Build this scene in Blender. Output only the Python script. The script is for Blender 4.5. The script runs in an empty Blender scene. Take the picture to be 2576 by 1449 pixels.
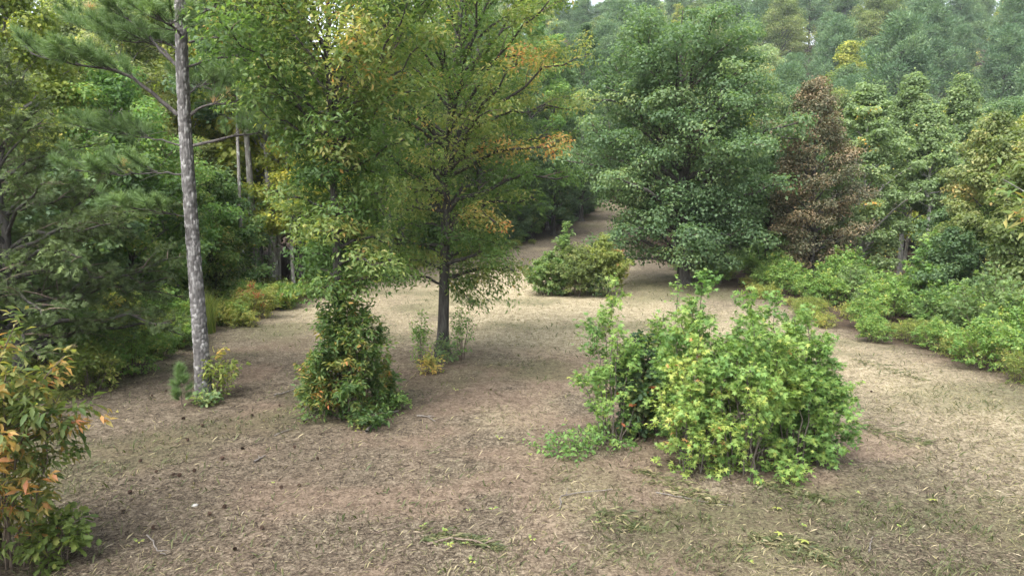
import bpy, math
import numpy as np
from mathutils import Vector, Matrix

SC = bpy.context.scene
COL = SC.collection
R = math.radians

# ------------------------------------------------------------------ camera, sky, sun, exposure
CAM_Z, PITCH, FPX = 4.0, R(7.5), 1741.0
cam = bpy.data.cameras.new("camera")
cam.sensor_width = 36.0
cam.lens = 36.0 * FPX / 2576.0
cam.clip_start, cam.clip_end = 0.1, 3000.0
camo = bpy.data.objects.new("camera", cam)
camo.location = (0, 0, CAM_Z)
camo.rotation_euler = (math.pi / 2 - PITCH, 0, 0)
COL.objects.link(camo)
SC.camera = camo

SUN_EL, SUN_AZ = R(57), R(-146)         # azimuth measured from +Y towards +X (sun behind the camera's left shoulder)
world = bpy.data.worlds.new("World")
SC.world = world
world.use_nodes = True
wn, wl = world.node_tree.nodes, world.node_tree.links
wn.clear()
sky = wn.new("ShaderNodeTexSky")
sky.sky_type = 'NISHITA'
sky.sun_disc = False
sky.sun_elevation = SUN_EL
sky.sun_rotation = SUN_AZ
sky.air_density, sky.dust_density, sky.ozone_density = 1.0, 4.0, 1.0
bw = wn.new("ShaderNodeRGBToBW")
mixs = wn.new("ShaderNodeMix"); mixs.data_type = 'RGBA'
mixs.inputs[0].default_value = 0.72     # thin even cloud: the sky is nearly white
bg = wn.new("ShaderNodeBackground"); bg.inputs[1].default_value = 0.15
wo = wn.new("ShaderNodeOutputWorld")
wl.new(sky.outputs[0], bw.inputs[0])
wl.new(sky.outputs[0], mixs.inputs[6]); wl.new(bw.outputs[0], mixs.inputs[7])
wl.new(mixs.outputs[2], bg.inputs[0]); wl.new(bg.outputs[0], wo.inputs[0])

sun = bpy.data.lights.new("sun", 'SUN')
sun.energy, sun.angle, sun.color = 0.95, R(40), (1.0, 0.96, 0.91)
suno = bpy.data.objects.new("sun", sun)
sd = Vector((math.sin(SUN_AZ) * math.cos(SUN_EL), math.cos(SUN_AZ) * math.cos(SUN_EL), math.sin(SUN_EL)))
suno.rotation_euler = sd.to_track_quat('Z', 'Y').to_euler()
suno.location = (-20, -20, 60)
COL.objects.link(suno)

SC.view_settings.view_transform = 'Standard'
SC.view_settings.look = 'None'
SC.view_settings.gamma = 1.0
SC.view_settings.use_curve_mapping = False
SC.view_settings.exposure = 2.42
SC.render.engine = 'CYCLES'
SC.cycles.max_bounces = 8
SC.cycles.transmission_bounces = 6
SC.cycles.volume_bounces = 1

# ------------------------------------------------------------------ small maths
def nrm(a):
    return a / np.maximum(np.linalg.norm(a, axis=-1, keepdims=True), 1e-9)

def sstep(a, b, x):
    t = np.clip((np.asarray(x, float) - a) / (b - a), 0, 1)
    return t * t * (3 - 2 * t)

_LAT = np.random.default_rng(99).random((256, 256))
def vnoise(x, y):
    x = np.asarray(x, float); y = np.asarray(y, float)
    xi = np.floor(x).astype(int); yi = np.floor(y).astype(int)
    fx = x - xi; fy = y - yi
    fx = fx * fx * (3 - 2 * fx); fy = fy * fy * (3 - 2 * fy)
    g = lambda i, j: _LAT[(xi + i) % 256, (yi + j) % 256]
    return (g(0, 0) * (1 - fx) + g(1, 0) * fx) * (1 - fy) + (g(0, 1) * (1 - fx) + g(1, 1) * fx) * fy

def fbm(x, y, o=4):
    s, a, t = 0.0, 0.5, 0.0
    for k in range(o):
        s = s + a * vnoise(x * 2 ** k + 17.3 * k, y * 2 ** k + 5.1 * k); t += a; a *= 0.5
    return s / t

def edge_left(y):      # edge of the mown clearing, left side
    return np.interp(y, [-20, 14, 22, 28, 35, 45, 56, 66, 80, 110], [-9.6, -8.9, -8.7, -7.3, -5.9, -4.6, 0.8, 4.8, 8.4, 15.0])

def edge_right(y):
    return np.interp(y, [-20, 10, 14.5, 18, 28, 36, 48, 60, 80, 110], [12.5, 11.2, 10.7, 10.2, 9.3, 9.2, 9.0, 9.8, 13.6, 18.5])

def hz(x, y):
    x = np.asarray(x, float); y = np.asarray(y, float)
    z = 1.9 * sstep(46, 105, y)
    ridge = 52 + 9 * (vnoise(x / 60.0 + 3.0, y / 90.0) - 0.5)
    z = z + ridge * sstep(84, 262, y + 0.05 * x)
    z = z - 0.03 * np.maximum(y - 275, 0)
    z = z - 0.55 * sstep(10.5, 17, x) * (1 - sstep(40, 90, y))
    z = z - 0.5 * sstep(9.5, 16, -x) * (1 - sstep(60, 90, y))
    z = z + 0.10 * (fbm(x / 3.5, y / 3.5, 3) - 0.5) + 0.30 * (vnoise(x / 11.0 + 9, y / 11.0) - 0.5) * sstep(8, 14, y)
    return z

def hz1(x, y):
    return float(hz(np.array([x]), np.array([y]))[0])

CP, SP = math.cos(PITCH), math.sin(PITCH)
def raydir(px, py):    # picture of 2576 x 1449 units -> direction with forward component
    u = (np.asarray(px, float) - 1288.0) / FPX
    v = (724.5 - np.asarray(py, float)) / FPX
    return np.stack([u, CP + v * SP, -SP + v * CP], -1)

def at(px, py, Y):
    d = raydir(px, py)
    k = Y / d[1]
    return np.array([d[0] * k, Y, CAM_Z + d[2] * k])

def ground_many(px, py):
    d = raydir(px, py)
    ok = d[:, 2] < -0.012
    dz = np.where(ok, d[:, 2], -1.0)
    t = -CAM_Z / dz
    for _ in range(14):
        t = 0.5 * t + 0.5 * np.clip((hz(d[:, 0] * t, d[:, 1] * t) - CAM_Z) / dz, 0.5, 150)
    t = np.where(ok, t, np.nan)
    return d * t[:, None] * np.array([1, 1, 0])

def ground(px, py):
    p = ground_many(np.array([px]), np.array([py]))[0]
    return float(p[0]), float(p[1])

# ------------------------------------------------------------------ materials
def nt(name):
    m = bpy.data.materials.new(name); m.use_nodes = True
    n = m.node_tree.nodes; n.clear()
    return m, n, m.node_tree.links

def ramp(n, stops, interp='LINEAR'):
    r = n.new("ShaderNodeValToRGB"); r.color_ramp.interpolation = interp
    e = r.color_ramp.elements
    e[0].position, e[0].color = stops[0][0], (*stops[0][1], 1)
    e[1].position, e[1].color = stops[-1][0], (*stops[-1][1], 1)
    for p, c in stops[1:-1]:
        x = e.new(p); x.color = (*c, 1)
    return r

def leafmat(name, stops, trans=0.50, rough=0.55, spec=0.25, gain=1.3, k=1.55):
    m, n, l = nt(name)
    a = n.new("ShaderNodeAttribute"); a.attribute_name = "hue"
    r = ramp(n, [(q, tuple(k * x for x in c)) for q, c in stops])
    p = n.new("ShaderNodeBsdfPrincipled")
    p.inputs["Roughness"].default_value = rough
    p.inputs["Specular IOR Level"].default_value = spec
    t = n.new("ShaderNodeBsdfTranslucent")
    g = n.new("ShaderNodeMix"); g.data_type = 'RGBA'; g.blend_type = 'MULTIPLY'; g.inputs[0].default_value = 1
    g.inputs[7].default_value = (gain * 1.1, gain * 1.15, gain * 0.6, 1)
    x = n.new("ShaderNodeMixShader"); x.inputs[0].default_value = trans
    o = n.new("ShaderNodeOutputMaterial")
    l.new(a.outputs["Fac"], r.inputs[0]); l.new(r.outputs[0], p.inputs["Base Color"])
    l.new(r.outputs[0], g.inputs[6]); l.new(g.outputs[2], t.inputs[0])
    l.new(p.outputs[0], x.inputs[1]); l.new(t.outputs[0], x.inputs[2]); l.new(x.outputs[0], o.inputs[0])
    return m

def barkmat(name, stops, scale=9.0, stretch=0.22, bump=0.6, lichen=None, attr=False):
    m, n, l = nt(name)
    tc = n.new("ShaderNodeTexCoord"); mp = n.new("ShaderNodeMapping")
    mp.inputs["Scale"].default_value = (1, 1, stretch)
    no = n.new("ShaderNodeTexNoise"); no.inputs["Scale"].default_value = scale; no.inputs["Detail"].default_value = 6
    no.inputs["Roughness"].default_value = 0.65
    r = ramp(n, stops)
    p = n.new("ShaderNodeBsdfPrincipled"); p.inputs["Roughness"].default_value = 0.9
    p.inputs["Specular IOR Level"].default_value = 0.15
    b = n.new("ShaderNodeBump"); b.inputs["Strength"].default_value = bump; b.inputs["Distance"].default_value = 0.03
    o = n.new("ShaderNodeOutputMaterial")
    l.new(tc.outputs["Object"], mp.inputs[0]); l.new(mp.outputs[0], no.inputs["Vector"])
    l.new(no.outputs["Fac"], b.inputs["Height"])
    fac = no.outputs["Fac"]
    if attr:
        a = n.new("ShaderNodeAttribute"); a.attribute_name = "hue"
        mm = n.new("ShaderNodeMath"); mm.operation = 'ADD'
        m2 = n.new("ShaderNodeMath"); m2.operation = 'MULTIPLY'; m2.inputs[1].default_value = 0.5
        l.new(a.outputs["Fac"], mm.inputs[0]); l.new(fac, mm.inputs[1]); l.new(mm.outputs[0], m2.inputs[0]); fac = m2.outputs[0]
    l.new(fac, r.inputs[0])
    c = r.outputs[0]
    if lichen:
        n2 = n.new("ShaderNodeTexNoise"); n2.inputs["Scale"].default_value = 4.5; n2.inputs["Detail"].default_value = 5
        l.new(tc.outputs["Object"], n2.inputs["Vector"])
        r2 = ramp(n, [(0.56, (0, 0, 0)), (0.66, (1, 1, 1))])
        l.new(n2.outputs["Fac"], r2.inputs[0])
        mx = n.new("ShaderNodeMix"); mx.data_type = 'RGBA'
        l.new(r2.outputs[0], mx.inputs[0]); l.new(c, mx.inputs[6]); mx.inputs[7].default_value = (*lichen, 1)
        c = mx.outputs[2]
    l.new(c, p.inputs["Base Color"]); l.new(b.outputs[0], p.inputs["Normal"]); l.new(p.outputs[0], o.inputs[0])
    return m

M = {}
M['hickory'] = leafmat("hickory leaf", [(0, (0.028, 0.054, 0.018)), (0.35, (0.060, 0.102, 0.032)), (0.6, (0.115, 0.145, 0.048)), (0.78, (0.20, 0.185, 0.068)), (0.9, (0.30, 0.175, 0.062)), (1, (0.26, 0.11, 0.05))])
M['sprout'] = leafmat("hickory sprout leaf", [(0, (0.02, 0.042, 0.014)), (0.45, (0.05, 0.085, 0.026)), (0.7, (0.11, 0.12, 0.035)), (0.86, (0.21, 0.13, 0.045)), (1, (0.27, 0.10, 0.04))])
M['oak'] = leafmat("oak leaf", [(0, (0.028, 0.052, 0.026)), (0.5, (0.062, 0.102, 0.048)), (0.85, (0.115, 0.155, 0.072)), (1, (0.17, 0.19, 0.08))])
M['olive'] = leafmat("olive oak leaf", [(0, (0.04, 0.062, 0.022)), (0.5, (0.105, 0.13, 0.05)), (0.85, (0.19, 0.19, 0.085)), (1, (0.30, 0.22, 0.09))])
M['maple'] = leafmat("maple leaf", [(0, (0.026, 0.050, 0.025)), (0.5, (0.056, 0.092, 0.043)), (0.9, (0.095, 0.14, 0.06)), (1, (0.15, 0.17, 0.065))])
M['yellow'] = leafmat("yellowing leaf", [(0, (0.07, 0.10, 0.022)), (0.4, (0.15, 0.17, 0.036)), (0.8, (0.29, 0.26, 0.06)), (1, (0.36, 0.24, 0.06))])
M['poplar'] = leafmat("poplar leaf", [(0, (0.055, 0.083, 0.038)), (0.5, (0.112, 0.156, 0.074)), (0.82, (0.185, 0.222, 0.110)), (0.93, (0.32, 0.275, 0.08)), (1, (0.36, 0.20, 0.05))])
M['rust'] = leafmat("rust leaf", [(0, (0.040, 0.050, 0.026)), (0.35, (0.080, 0.078, 0.044)), (0.7, (0.130, 0.103, 0.062)), (1, (0.20, 0.14, 0.08))], trans=0.25, k=1.25)
M['sweetgum'] = leafmat("sweetgum leaf", [(0, (0.042, 0.09, 0.028)), (0.4, (0.098, 0.175, 0.050)), (0.7, (0.17, 0.235, 0.062)), (0.93, (0.27, 0.285, 0.075)), (0.975, (0.40, 0.29, 0.11)), (1, (0.40, 0.20, 0.10))], trans=0.45, k=1.3)
M['darkoak'] = leafmat("dark oak leaf", [(0, (0.016, 0.035, 0.018)), (0.6, (0.042, 0.07, 0.034)), (0.88, (0.10, 0.12, 0.05)), (0.93, (0.25, 0.09, 0.04)), (1, (0.33, 0.10, 0.05))])
M['big'] = leafmat("broad front leaf", [(0, (0.04, 0.072, 0.02)), (0.4, (0.10, 0.125, 0.038)), (0.62, (0.175, 0.155, 0.05)), (0.82, (0.30, 0.175, 0.055)), (1, (0.25, 0.11, 0.055))], k=1.25)
M['shrub'] = leafmat("edge shrub leaf", [(0, (0.03, 0.065, 0.022)), (0.5, (0.075, 0.135, 0.04)), (0.85, (0.14, 0.20, 0.06)), (1, (0.24, 0.23, 0.07))])
M['teal'] = leafmat("grey green leaf", [(0, (0.032, 0.060, 0.025)), (0.5, (0.068, 0.115, 0.044)), (1, (0.135, 0.180, 0.07))])
M['weed'] = leafmat("yellow green weed", [(0, (0.04, 0.062, 0.018)), (0.5, (0.095, 0.125, 0.034)), (0.85, (0.20, 0.195, 0.06)), (1, (0.30, 0.20, 0.06))])
M['sumac'] = leafmat("sumac leaf", [(0, (0.07, 0.10, 0.03)), (0.5, (0.17, 0.20, 0.06)), (0.8, (0.26, 0.24, 0.08)), (0.9, (0.30, 0.15, 0.08)), (1, (0.30, 0.09, 0.06))], k=1.25)
M['needle'] = leafmat("pine needle", [(0, (0.030, 0.052, 0.020)), (0.5, (0.064, 0.102, 0.038)), (0.88, (0.105, 0.150, 0.050)), (0.95, (0.20, 0.145, 0.06)), (1, (0.24, 0.14, 0.07))], trans=0.25, rough=0.5, k=1.75)
M['farpine'] = leafmat("far pine needle", [(0, (0.028, 0.056, 0.030)), (0.5, (0.058, 0.100, 0.050)), (1, (0.11, 0.155, 0.075))], trans=0.3, k=1.6)
M['cedar'] = leafmat("cedar spray", [(0, (0.024, 0.036, 0.013)), (0.5, (0.045, 0.064, 0.022)), (0.9, (0.078, 0.105, 0.034)), (1, (0.10, 0.08, 0.045))], trans=0.2, rough=0.7, k=1.75)
M['grass'] = leafmat("grass blade", [(0, (0.040, 0.053, 0.019)), (0.4, (0.080, 0.090, 0.036)), (0.7, (0.20, 0.175, 0.095)), (1, (0.31, 0.265, 0.165))], trans=0.3, k=1)
M['litter'] = leafmat("dry litter", [(0, (0.018, 0.013, 0.010)), (0.3, (0.055, 0.041, 0.030)), (0.55, (0.125, 0.097, 0.070)), (0.8, (0.23, 0.19, 0.135)), (1, (0.34, 0.295, 0.21))], trans=0.12, rough=0.8, spec=0.15, k=1)
M['pinebark'] = barkmat("pine bark", [(0.2, (0.040, 0.038, 0.036)), (0.42, (0.105, 0.100, 0.096)), (0.6, (0.205, 0.200, 0.192)), (0.85, (0.38, 0.38, 0.365))], 16, 0.4, 0.7, attr=True)
M['darkbark'] = barkmat("dark furrowed bark", [(0.3, (0.022, 0.020, 0.018)), (0.55, (0.060, 0.056, 0.050)), (0.8, (0.115, 0.110, 0.100))], 16, 0.15, 0.9)
M['greybark'] = barkmat("grey lichened bark", [(0.3, (0.075, 0.07, 0.062)), (0.55, (0.17, 0.16, 0.145)), (0.8, (0.30, 0.29, 0.27))], 10, 0.35, 0.5, lichen=(0.36, 0.38, 0.33))
M['limbbark'] = barkmat("dark pine limb bark", [(0.3, (0.035, 0.031, 0.028)), (0.6, (0.085, 0.078, 0.072)), (0.8, (0.18, 0.175, 0.165))], 14, 0.5, 0.5)
M['palebark'] = barkmat("pale smooth bark", [(0.3, (0.15, 0.145, 0.13)), (0.6, (0.30, 0.29, 0.26)), (0.8, (0.42, 0.41, 0.38))], 8, 0.4, 0.3)
M['twig'] = barkmat("brown twig", [(0.3, (0.06, 0.045, 0.035)), (0.7, (0.17, 0.135, 0.105))], 25, 0.3, 0.3)
M['deadwood'] = barkmat("weathered dead wood", [(0.3, (0.065, 0.056, 0.048)), (0.55, (0.145, 0.13, 0.115)), (0.8, (0.25, 0.235, 0.215))], 22, 0.6, 0.5)
M['cone'] = barkmat("pine cone scale", [(0.3, (0.03, 0.02, 0.016)), (0.7, (0.10, 0.065, 0.045))], 40, 1.0, 0.3)

# ground
def groundmat():
    m, n, l = nt("mown ground")
    tc = n.new("ShaderNodeTexCoord")
    def noise(scale, det=8, rough=0.65, vec=None):
        x = n.new("ShaderNodeTexNoise"); x.inputs["Scale"].default_value = scale
        x.inputs["Detail"].default_value = det; x.inputs["Roughness"].default_value = rough
        l.new(vec if vec else tc.outputs["Object"], x.inputs["Vector"]); return x
    def mix(f, a, b):
        x = n.new("ShaderNodeMix"); x.data_type = 'RGBA'
        for s, i in ((f, 0), (a, 6), (b, 7)):
            if isinstance(s, (int, float)): x.inputs[i].default_value = s
            elif isinstance(s, tuple): x.inputs[i].default_value = (*s, 1)
            else: l.new(s, x.inputs[i])
        return x.outputs[2]
    def attr(nm):
        a = n.new("ShaderNodeAttribute"); a.attribute_name = nm; return a.outputs["Fac"]
    def math_(op, a, b):
        x = n.new("ShaderNodeMath"); x.operation = op; x.use_clamp = True
        for i, s in enumerate((a, b)):
            if isinstance(s, (int, float)): x.inputs[i].default_value = s
            else: l.new(s, x.inputs[i])
        return x.outputs[0]
    fine, mid, big = noise(22, 10, .78), noise(5.5, 8, .7), noise(0.9, 5)
    sr = ramp(n, [(0.39, (0.025, 0.020, 0.014)), (0.46, (0.067, 0.054, 0.038)), (0.52, (0.119, 0.098, 0.070)), (0.60, (0.205, 0.174, 0.127))])
    fx = math_('ADD', math_('MULTIPLY', fine.outputs["Fac"], .62), math_('MULTIPLY', mid.outputs["Fac"], .38))
    l.new(fx, sr.inputs[0])
    br = ramp(n, [(0.41, (0.085, 0.060, 0.042)), (0.58, (0.180, 0.134, 0.098))]); l.new(fx, br.inputs[0])
    st = ramp(n, [(0.40, (0.085, 0.067, 0.040)), (0.48, (0.225, 0.190, 0.120)), (0.58, (0.385, 0.335, 0.225))]); l.new(fx, st.inputs[0])
    gr = ramp(n, [(0.40, (0.026, 0.031, 0.014)), (0.6, (0.085, 0.092, 0.040))]); l.new(fx, gr.inputs[0])
    fl = ramp(n, [(0.40, (0.020, 0.015, 0.011)), (0.6, (0.070, 0.050, 0.035))]); l.new(fx, fl.inputs[0])
    def soft(f, k):   # attribute broken up by noise
        return math_('MULTIPLY', math_('ADD', math_('SUBTRACT', f, 0.5), mid.outputs["Fac"]), k)
    c = sr.outputs[0]
    c = mix(math_('MULTIPLY', attr("bare"), 0.75), c, br.outputs[0])
    c = mix(math_('MULTIPLY', attr("straw"), 0.9), c, st.outputs[0])
    c = mix(math_('MULTIPLY', math_('MULTIPLY', attr("green"), mid.outputs["Fac"]), 1.3), c, gr.outputs[0])
    c = mix(attr("woods"), c, fl.outputs[0])
    p = n.new("ShaderNodeBsdfPrincipled"); p.inputs["Roughness"].default_value = 0.95; p.inputs["Specular IOR Level"].default_value = 0.1
    b = n.new("ShaderNodeBump"); b.inputs["Strength"].default_value = 0.8; b.inputs["Distance"].default_value = 0.04
    l.new(fine.outputs["Fac"], b.inputs["Height"])
    o = n.new("ShaderNodeOutputMaterial")
    l.new(c, p.inputs["Base Color"]); l.new(b.outputs[0], p.inputs["Normal"]); l.new(p.outputs[0], o.inputs[0])
    return m
M['ground'] = groundmat()

# ------------------------------------------------------------------ mesh helpers
def build_mesh(name, verts, tris=None, quads=None, mat=None, attrs=None, smooth=False):
    me = bpy.data.meshes.new(name)
    verts = np.ascontiguousarray(verts, np.float32)
    me.vertices.add(len(verts)); me.vertices.foreach_set("co", verts.ravel())
    li, ls, off = [], [], 0
    for f, k in ((tris, 3), (quads, 4)):
        if f is not None and len(f):
            f = np.asarray(f, np.int32)
            li.append(f.ravel()); ls.append(off + np.arange(len(f), dtype=np.int32) * k); off += f.size
    li = np.concatenate(li); ls = np.concatenate(ls)
    me.loops.add(len(li)); me.loops.foreach_set("vertex_index", li)
    me.polygons.add(len(ls)); me.polygons.foreach_set("loop_start", ls)
    if smooth: me.polygons.foreach_set("use_smooth", np.ones(len(ls), bool))
    for k, v in (attrs or {}).items():
        a = me.attributes.new(k, 'FLOAT', 'POINT'); a.data.foreach_set("value", np.ascontiguousarray(v, np.float32))
    if mat: me.materials.append(mat)
    me.update(calc_edges=True); me.validate()
    return me

def link(name, me, parent=None, kind=None, loc=None):
    o = bpy.data.objects.new(name, me); COL.objects.link(o)
    if parent is not None: o.parent = parent
    if kind: o['kind'] = kind
    if loc is not None: o.location = loc
    return o

def thing(name, label, cat, loc, group=None, rz=0.0):
    o = bpy.data.objects.new(name, None); COL.objects.link(o)
    o.empty_display_size = 0.2
    o.location = loc; o.rotation_euler = (0, 0, rz)
    o['label'] = label; o['category'] = cat
    if group: o['group'] = group
    return o

def dup(root, loc, rz, sc, label=None, group=None):
    r = root.copy(); COL.objects.link(r)
    r.location = loc; r.rotation_euler = (0, 0, rz); r.scale = sc if hasattr(sc, '__len__') else (sc, sc, sc)
    if label: r['label'] = label
    if group: r['group'] = group
    for ch in list(root.children):
        c = ch.copy(); COL.objects.link(c); c.parent = r
        for g in list(ch.children):
            d = g.copy(); COL.objects.link(d); d.parent = c
    return r

class Tubes:
    def __init__(s): s.v, s.q, s.h, s.n = [], [], [], 0
    def add(s, pts, r0, r1=None, sides=6, cap=True):
        pts = np.asarray(pts, float); n = len(pts)
        rad = np.linspace(r0, r1, n) if r1 is not None else np.asarray(r0, float)
        t = np.gradient(pts, axis=0); t = nrm(t)
        ref = np.array([0.13, 0.97, 0.2]) if abs(nrm(pts[-1] - pts[0])[1]) < 0.8 else np.array([0.95, 0.1, 0.3])
        a = nrm(np.cross(t, ref)); b = np.cross(t, a)
        th = np.arange(sides) * 2 * np.pi / sides
        ring = pts[:, None, :] + rad[:, None, None] * (np.cos(th)[None, :, None] * a[:, None, :] + np.sin(th)[None, :, None] * b[:, None, :])
        i = np.arange(n - 1)[:, None] * sides; j = np.arange(sides)[None, :]; k = (np.arange(sides) + 1) % sides
        q = np.stack([i + j, i + k[None, :], i + sides + k[None, :], i + sides + j], -1).reshape(-1, 4)
        s.v.append(ring.reshape(-1, 3)); s.q.append(q + s.n); s.n += n * sides
        return s
    def mesh(s, name, mat):
        return build_mesh(name, np.concatenate(s.v), quads=np.concatenate(s.q), mat=mat, smooth=True)

# leaf templates: (u along the leaf, v across, w up)
T = {}
T['quad'] = (np.array([[0, 0, 0], [.42, .5, .09], [1, 0, -.06], [.42, -.5, .09]]), np.array([[0, 3, 2], [0, 2, 1]]))
T['leaf'] = (np.array([[0, 0, 0], [.28, .38, .07], [.28, 0, 0], [.28, -.38, .07], [.65, .40, .03], [.65, 0, -.03], [.65, -.40, .03], [1, 0, -.15]]),
             np.array([[0, 2, 1], [0, 3, 2], [1, 2, 5], [1, 5, 4], [2, 3, 6], [2, 6, 5], [4, 5, 7], [5, 6, 7]]))
T['leaf4'] = (np.array([[0, 0, 0], [.40, .42, .07], [.45, 0, -.01], [.40, -.42, .07], [1, 0, -.15]]), np.array([[0, 2, 1], [0, 3, 2], [1, 2, 4], [2, 3, 4]]))
def _star():
    v = [[0.40, 0, 0.0], [0.12, 0, 0.02]]
    lob = [(-140, .50), (-104, .19), (-66, .60), (-33, .21), (0, .66), (33, .21), (66, .60), (104, .19), (140, .50)]
    for a, r in lob:
        v.append([0.40 + r * math.cos(R(a)), r * math.sin(R(a)) , -0.16 * r if r > .3 else 0.02])
    f = [[0, 1, 2]] + [[0, i, i + 1] for i in range(2, 10)] + [[0, 10, 1]]
    v += [[-0.3, -0.012, 0.1], [-0.3, 0.012, 0.1]]; f += [[1, 11, 12]]
    return np.array(v), np.array(f)
T['star'] = _star()
def _star5():      # the same leaf with one triangle per lobe
    V, F = [], []
    for k, (a, r) in enumerate([(-132, .52), (-66, .62), (0, .68), (66, .62), (132, .52)]):
        d = np.array([math.cos(R(a)), math.sin(R(a))]); e = np.array([-d[1], d[0]])
        for q, w in ((-.02 * d + .17 * e, 0), (-.02 * d - .17 * e, 0), (r * d, -.10)): V.append([.4 + q[0], q[1], w + .004 * k])
        F.append([3 * k, 3 * k + 1, 3 * k + 2])
    return np.array(V), np.array(F)
T['star5'] = _star5()
def _lobed():
    v = [[0, 0, 0]]; side = [(.18, .12), (.3, .34), (.4, .2), (.55, .48), (.66, .24), (.85, .34)]
    v += [[u, w, .03] for u, w in side] + [[1, 0, -.08]] + [[u, -w, .03] for u, w in side[::-1]]
    n = len(v); mid = n; v.append([.5, 0, -.02])
    return np.array(v), np.array([[mid, i, (i + 1) % n] for i in range(n)])
T['lobed'] = _lobed()
def _clump(n, seed):
    g = np.random.default_rng(seed); V, F = [], []
    q, f = T['quad']
    for k in range(n):
        az = g.uniform(-1.4, 1.4); el = g.uniform(-.5, .5); s = g.uniform(.5, .8)
        d = np.array([math.cos(az) * math.cos(el), math.sin(az) * math.cos(el), math.sin(el)])
        nn = nrm(np.array([0, 0, 1.]) + g.normal(0, .45, 3)); b = nrm(np.cross(nn, d)); nn = np.cross(d, b)
        o = np.array([g.uniform(0, .5), g.uniform(-.3, .3), g.uniform(-.2, .2)])
        V.append(o + (q[:, :1] * d + q[:, 1:2] * .75 * b + q[:, 2:] * nn) * s); F.append(f + 4 * k)
    return np.concatenate(V), np.concatenate(F)
T['clump'] = _clump(4, 4)
def _tuft(n, seed, spread=1.0, w=0.02):
    g = np.random.default_rng(seed); V, F = [], []
    for k in range(n):
        az = g.uniform(0, 2 * np.pi); a = g.uniform(.12, 1.25) * spread
        d = np.array([math.cos(a), math.sin(a) * math.cos(az), math.sin(a) * math.sin(az)])
        o = np.array([g.uniform(0, .55), 0, 0]); b = nrm(np.cross(d, g.normal(0, 1, 3))); L = g.uniform(.75, 1.05)
        V += [o - b * w, o + b * w, o + d * L + np.array([0, 0, -.06])]
        F += [[3 * k, 3 * k + 1, 3 * k + 2]]
    return np.array(V), np.array(F)
T['tuft'] = _tuft(46, 1, 1.0, .027)
def _feather():
    V, F = [], []; g = np.random.default_rng(5)
    for k in range(6):
        u = .08 + .13 * k; sd = (-1) ** k; L = .5 * (1.1 - u * .6)
        d = nrm(np.array([.75, .65 * sd, g.normal(0, .35)])); b = np.array([-.65 * sd, .75, 0]) * .07
        o = np.array([u, 0, g.normal(0, .02)])
        V += [o - b, o + b, o + d * L]; F.append([3 * k, 3 * k + 1, 3 * k + 2])
    return np.array(V), np.array(F)
T['feather'] = _feather()

def leaf_verts(tpl, P, D, N, L, W):
    v = tpl[0]
    D = nrm(D); B = nrm(np.cross(N, D)); N2 = np.cross(D, B)
    return (P[:, None, :] + v[None, :, 0:1] * (D * L[:, None])[:, None, :] + v[None, :, 1:2] * (B * W[:, None])[:, None, :]
            + v[None, :, 2:3] * (N2 * L[:, None])[:, None, :])

_leafmesh = {}
def leaf_mesh_variant(tname, mat, k):
    key = (tname, mat.name, k)
    if key not in _leafmesh:
        v, f = T[tname]
        _leafmesh[key] = build_mesh("leaf", v, tris=f, mat=mat, attrs={"hue": np.full(len(v), (k + .5) / 10)})
    return _leafmesh[key]

def foliage(root, tname, mat, S, name="foliage", single=0, base=(0, 0, 0)):
    """leaves S (dict of arrays, local to root) as one mesh of kind stuff; `single` of those nearest the viewer as parts named leaf"""
    P, D, N, L, W, h = (S[k] for k in 'PDNLWh')
    keep = np.ones(len(P), bool)
    if single:
        wp = P + np.array(root.location)
        dist = np.linalg.norm(wp - np.array([0, 0, CAM_Z]), axis=1) - 3 * L + np.random.default_rng(3).random(len(P)) * .5
        d = nrm(wp - np.array([0, 0, CAM_Z]))      # spread the choice over the directions it is seen in
        cell = np.round(d[:, 0] / .012).astype(int) * 1000 + np.round(d[:, 2] / .012).astype(int)
        order = np.argsort(dist); seen = {}; pick = []
        for i in order:
            c = seen.get(cell[i], 0)
            if c < 4:
                seen[cell[i]] = c + 1; pick.append(i)
            if len(pick) >= single: break
        keep[pick] = False
        Dn = nrm(D); B = nrm(np.cross(N, Dn)); N2 = np.cross(Dn, B)
        for i in pick:
            o = bpy.data.objects.new("leaf", leaf_mesh_variant(tname, mat, int(np.clip(h[i] * 10, 0, 9))))
            COL.objects.link(o); o.parent = root
            mtx = np.eye(4); mtx[:3, 0] = Dn[i] * L[i]; mtx[:3, 1] = B[i] * W[i]; mtx[:3, 2] = N2[i] * L[i]; mtx[:3, 3] = P[i]
            o.matrix_basis = Matrix(mtx.tolist())
    idx = np.where(keep)[0]
    if not len(idx): return None
    if tname == 'leaf': tname = 'leaf4' if len(idx) < 9000 else 'quad'
    if tname == 'star': tname = 'star5'
    v = leaf_verts(T[tname], P[idx], D[idx], N[idx], L[idx], W[idx])
    k = v.shape[1]; f = T[tname][1]
    F = (f[None] + (np.arange(len(idx)) * k)[:, None, None]).reshape(-1, 3)
    me = build_mesh(name, v.reshape(-1, 3), tris=F, mat=mat, attrs={"hue": np.repeat(h[idx], k)})
    return link(name, me, root, kind='stuff')

def bez(a, b, c, n):
    t = np.linspace(0, 1, n)[:, None]
    return (1 - t) ** 2 * a + 2 * t * (1 - t) * b + t * t * c

def rotz(v, a):
    c, s = math.cos(a), math.sin(a)
    return np.array([v[0] * c - v[1] * s, v[0] * s + v[1] * c, v[2]])

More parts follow.
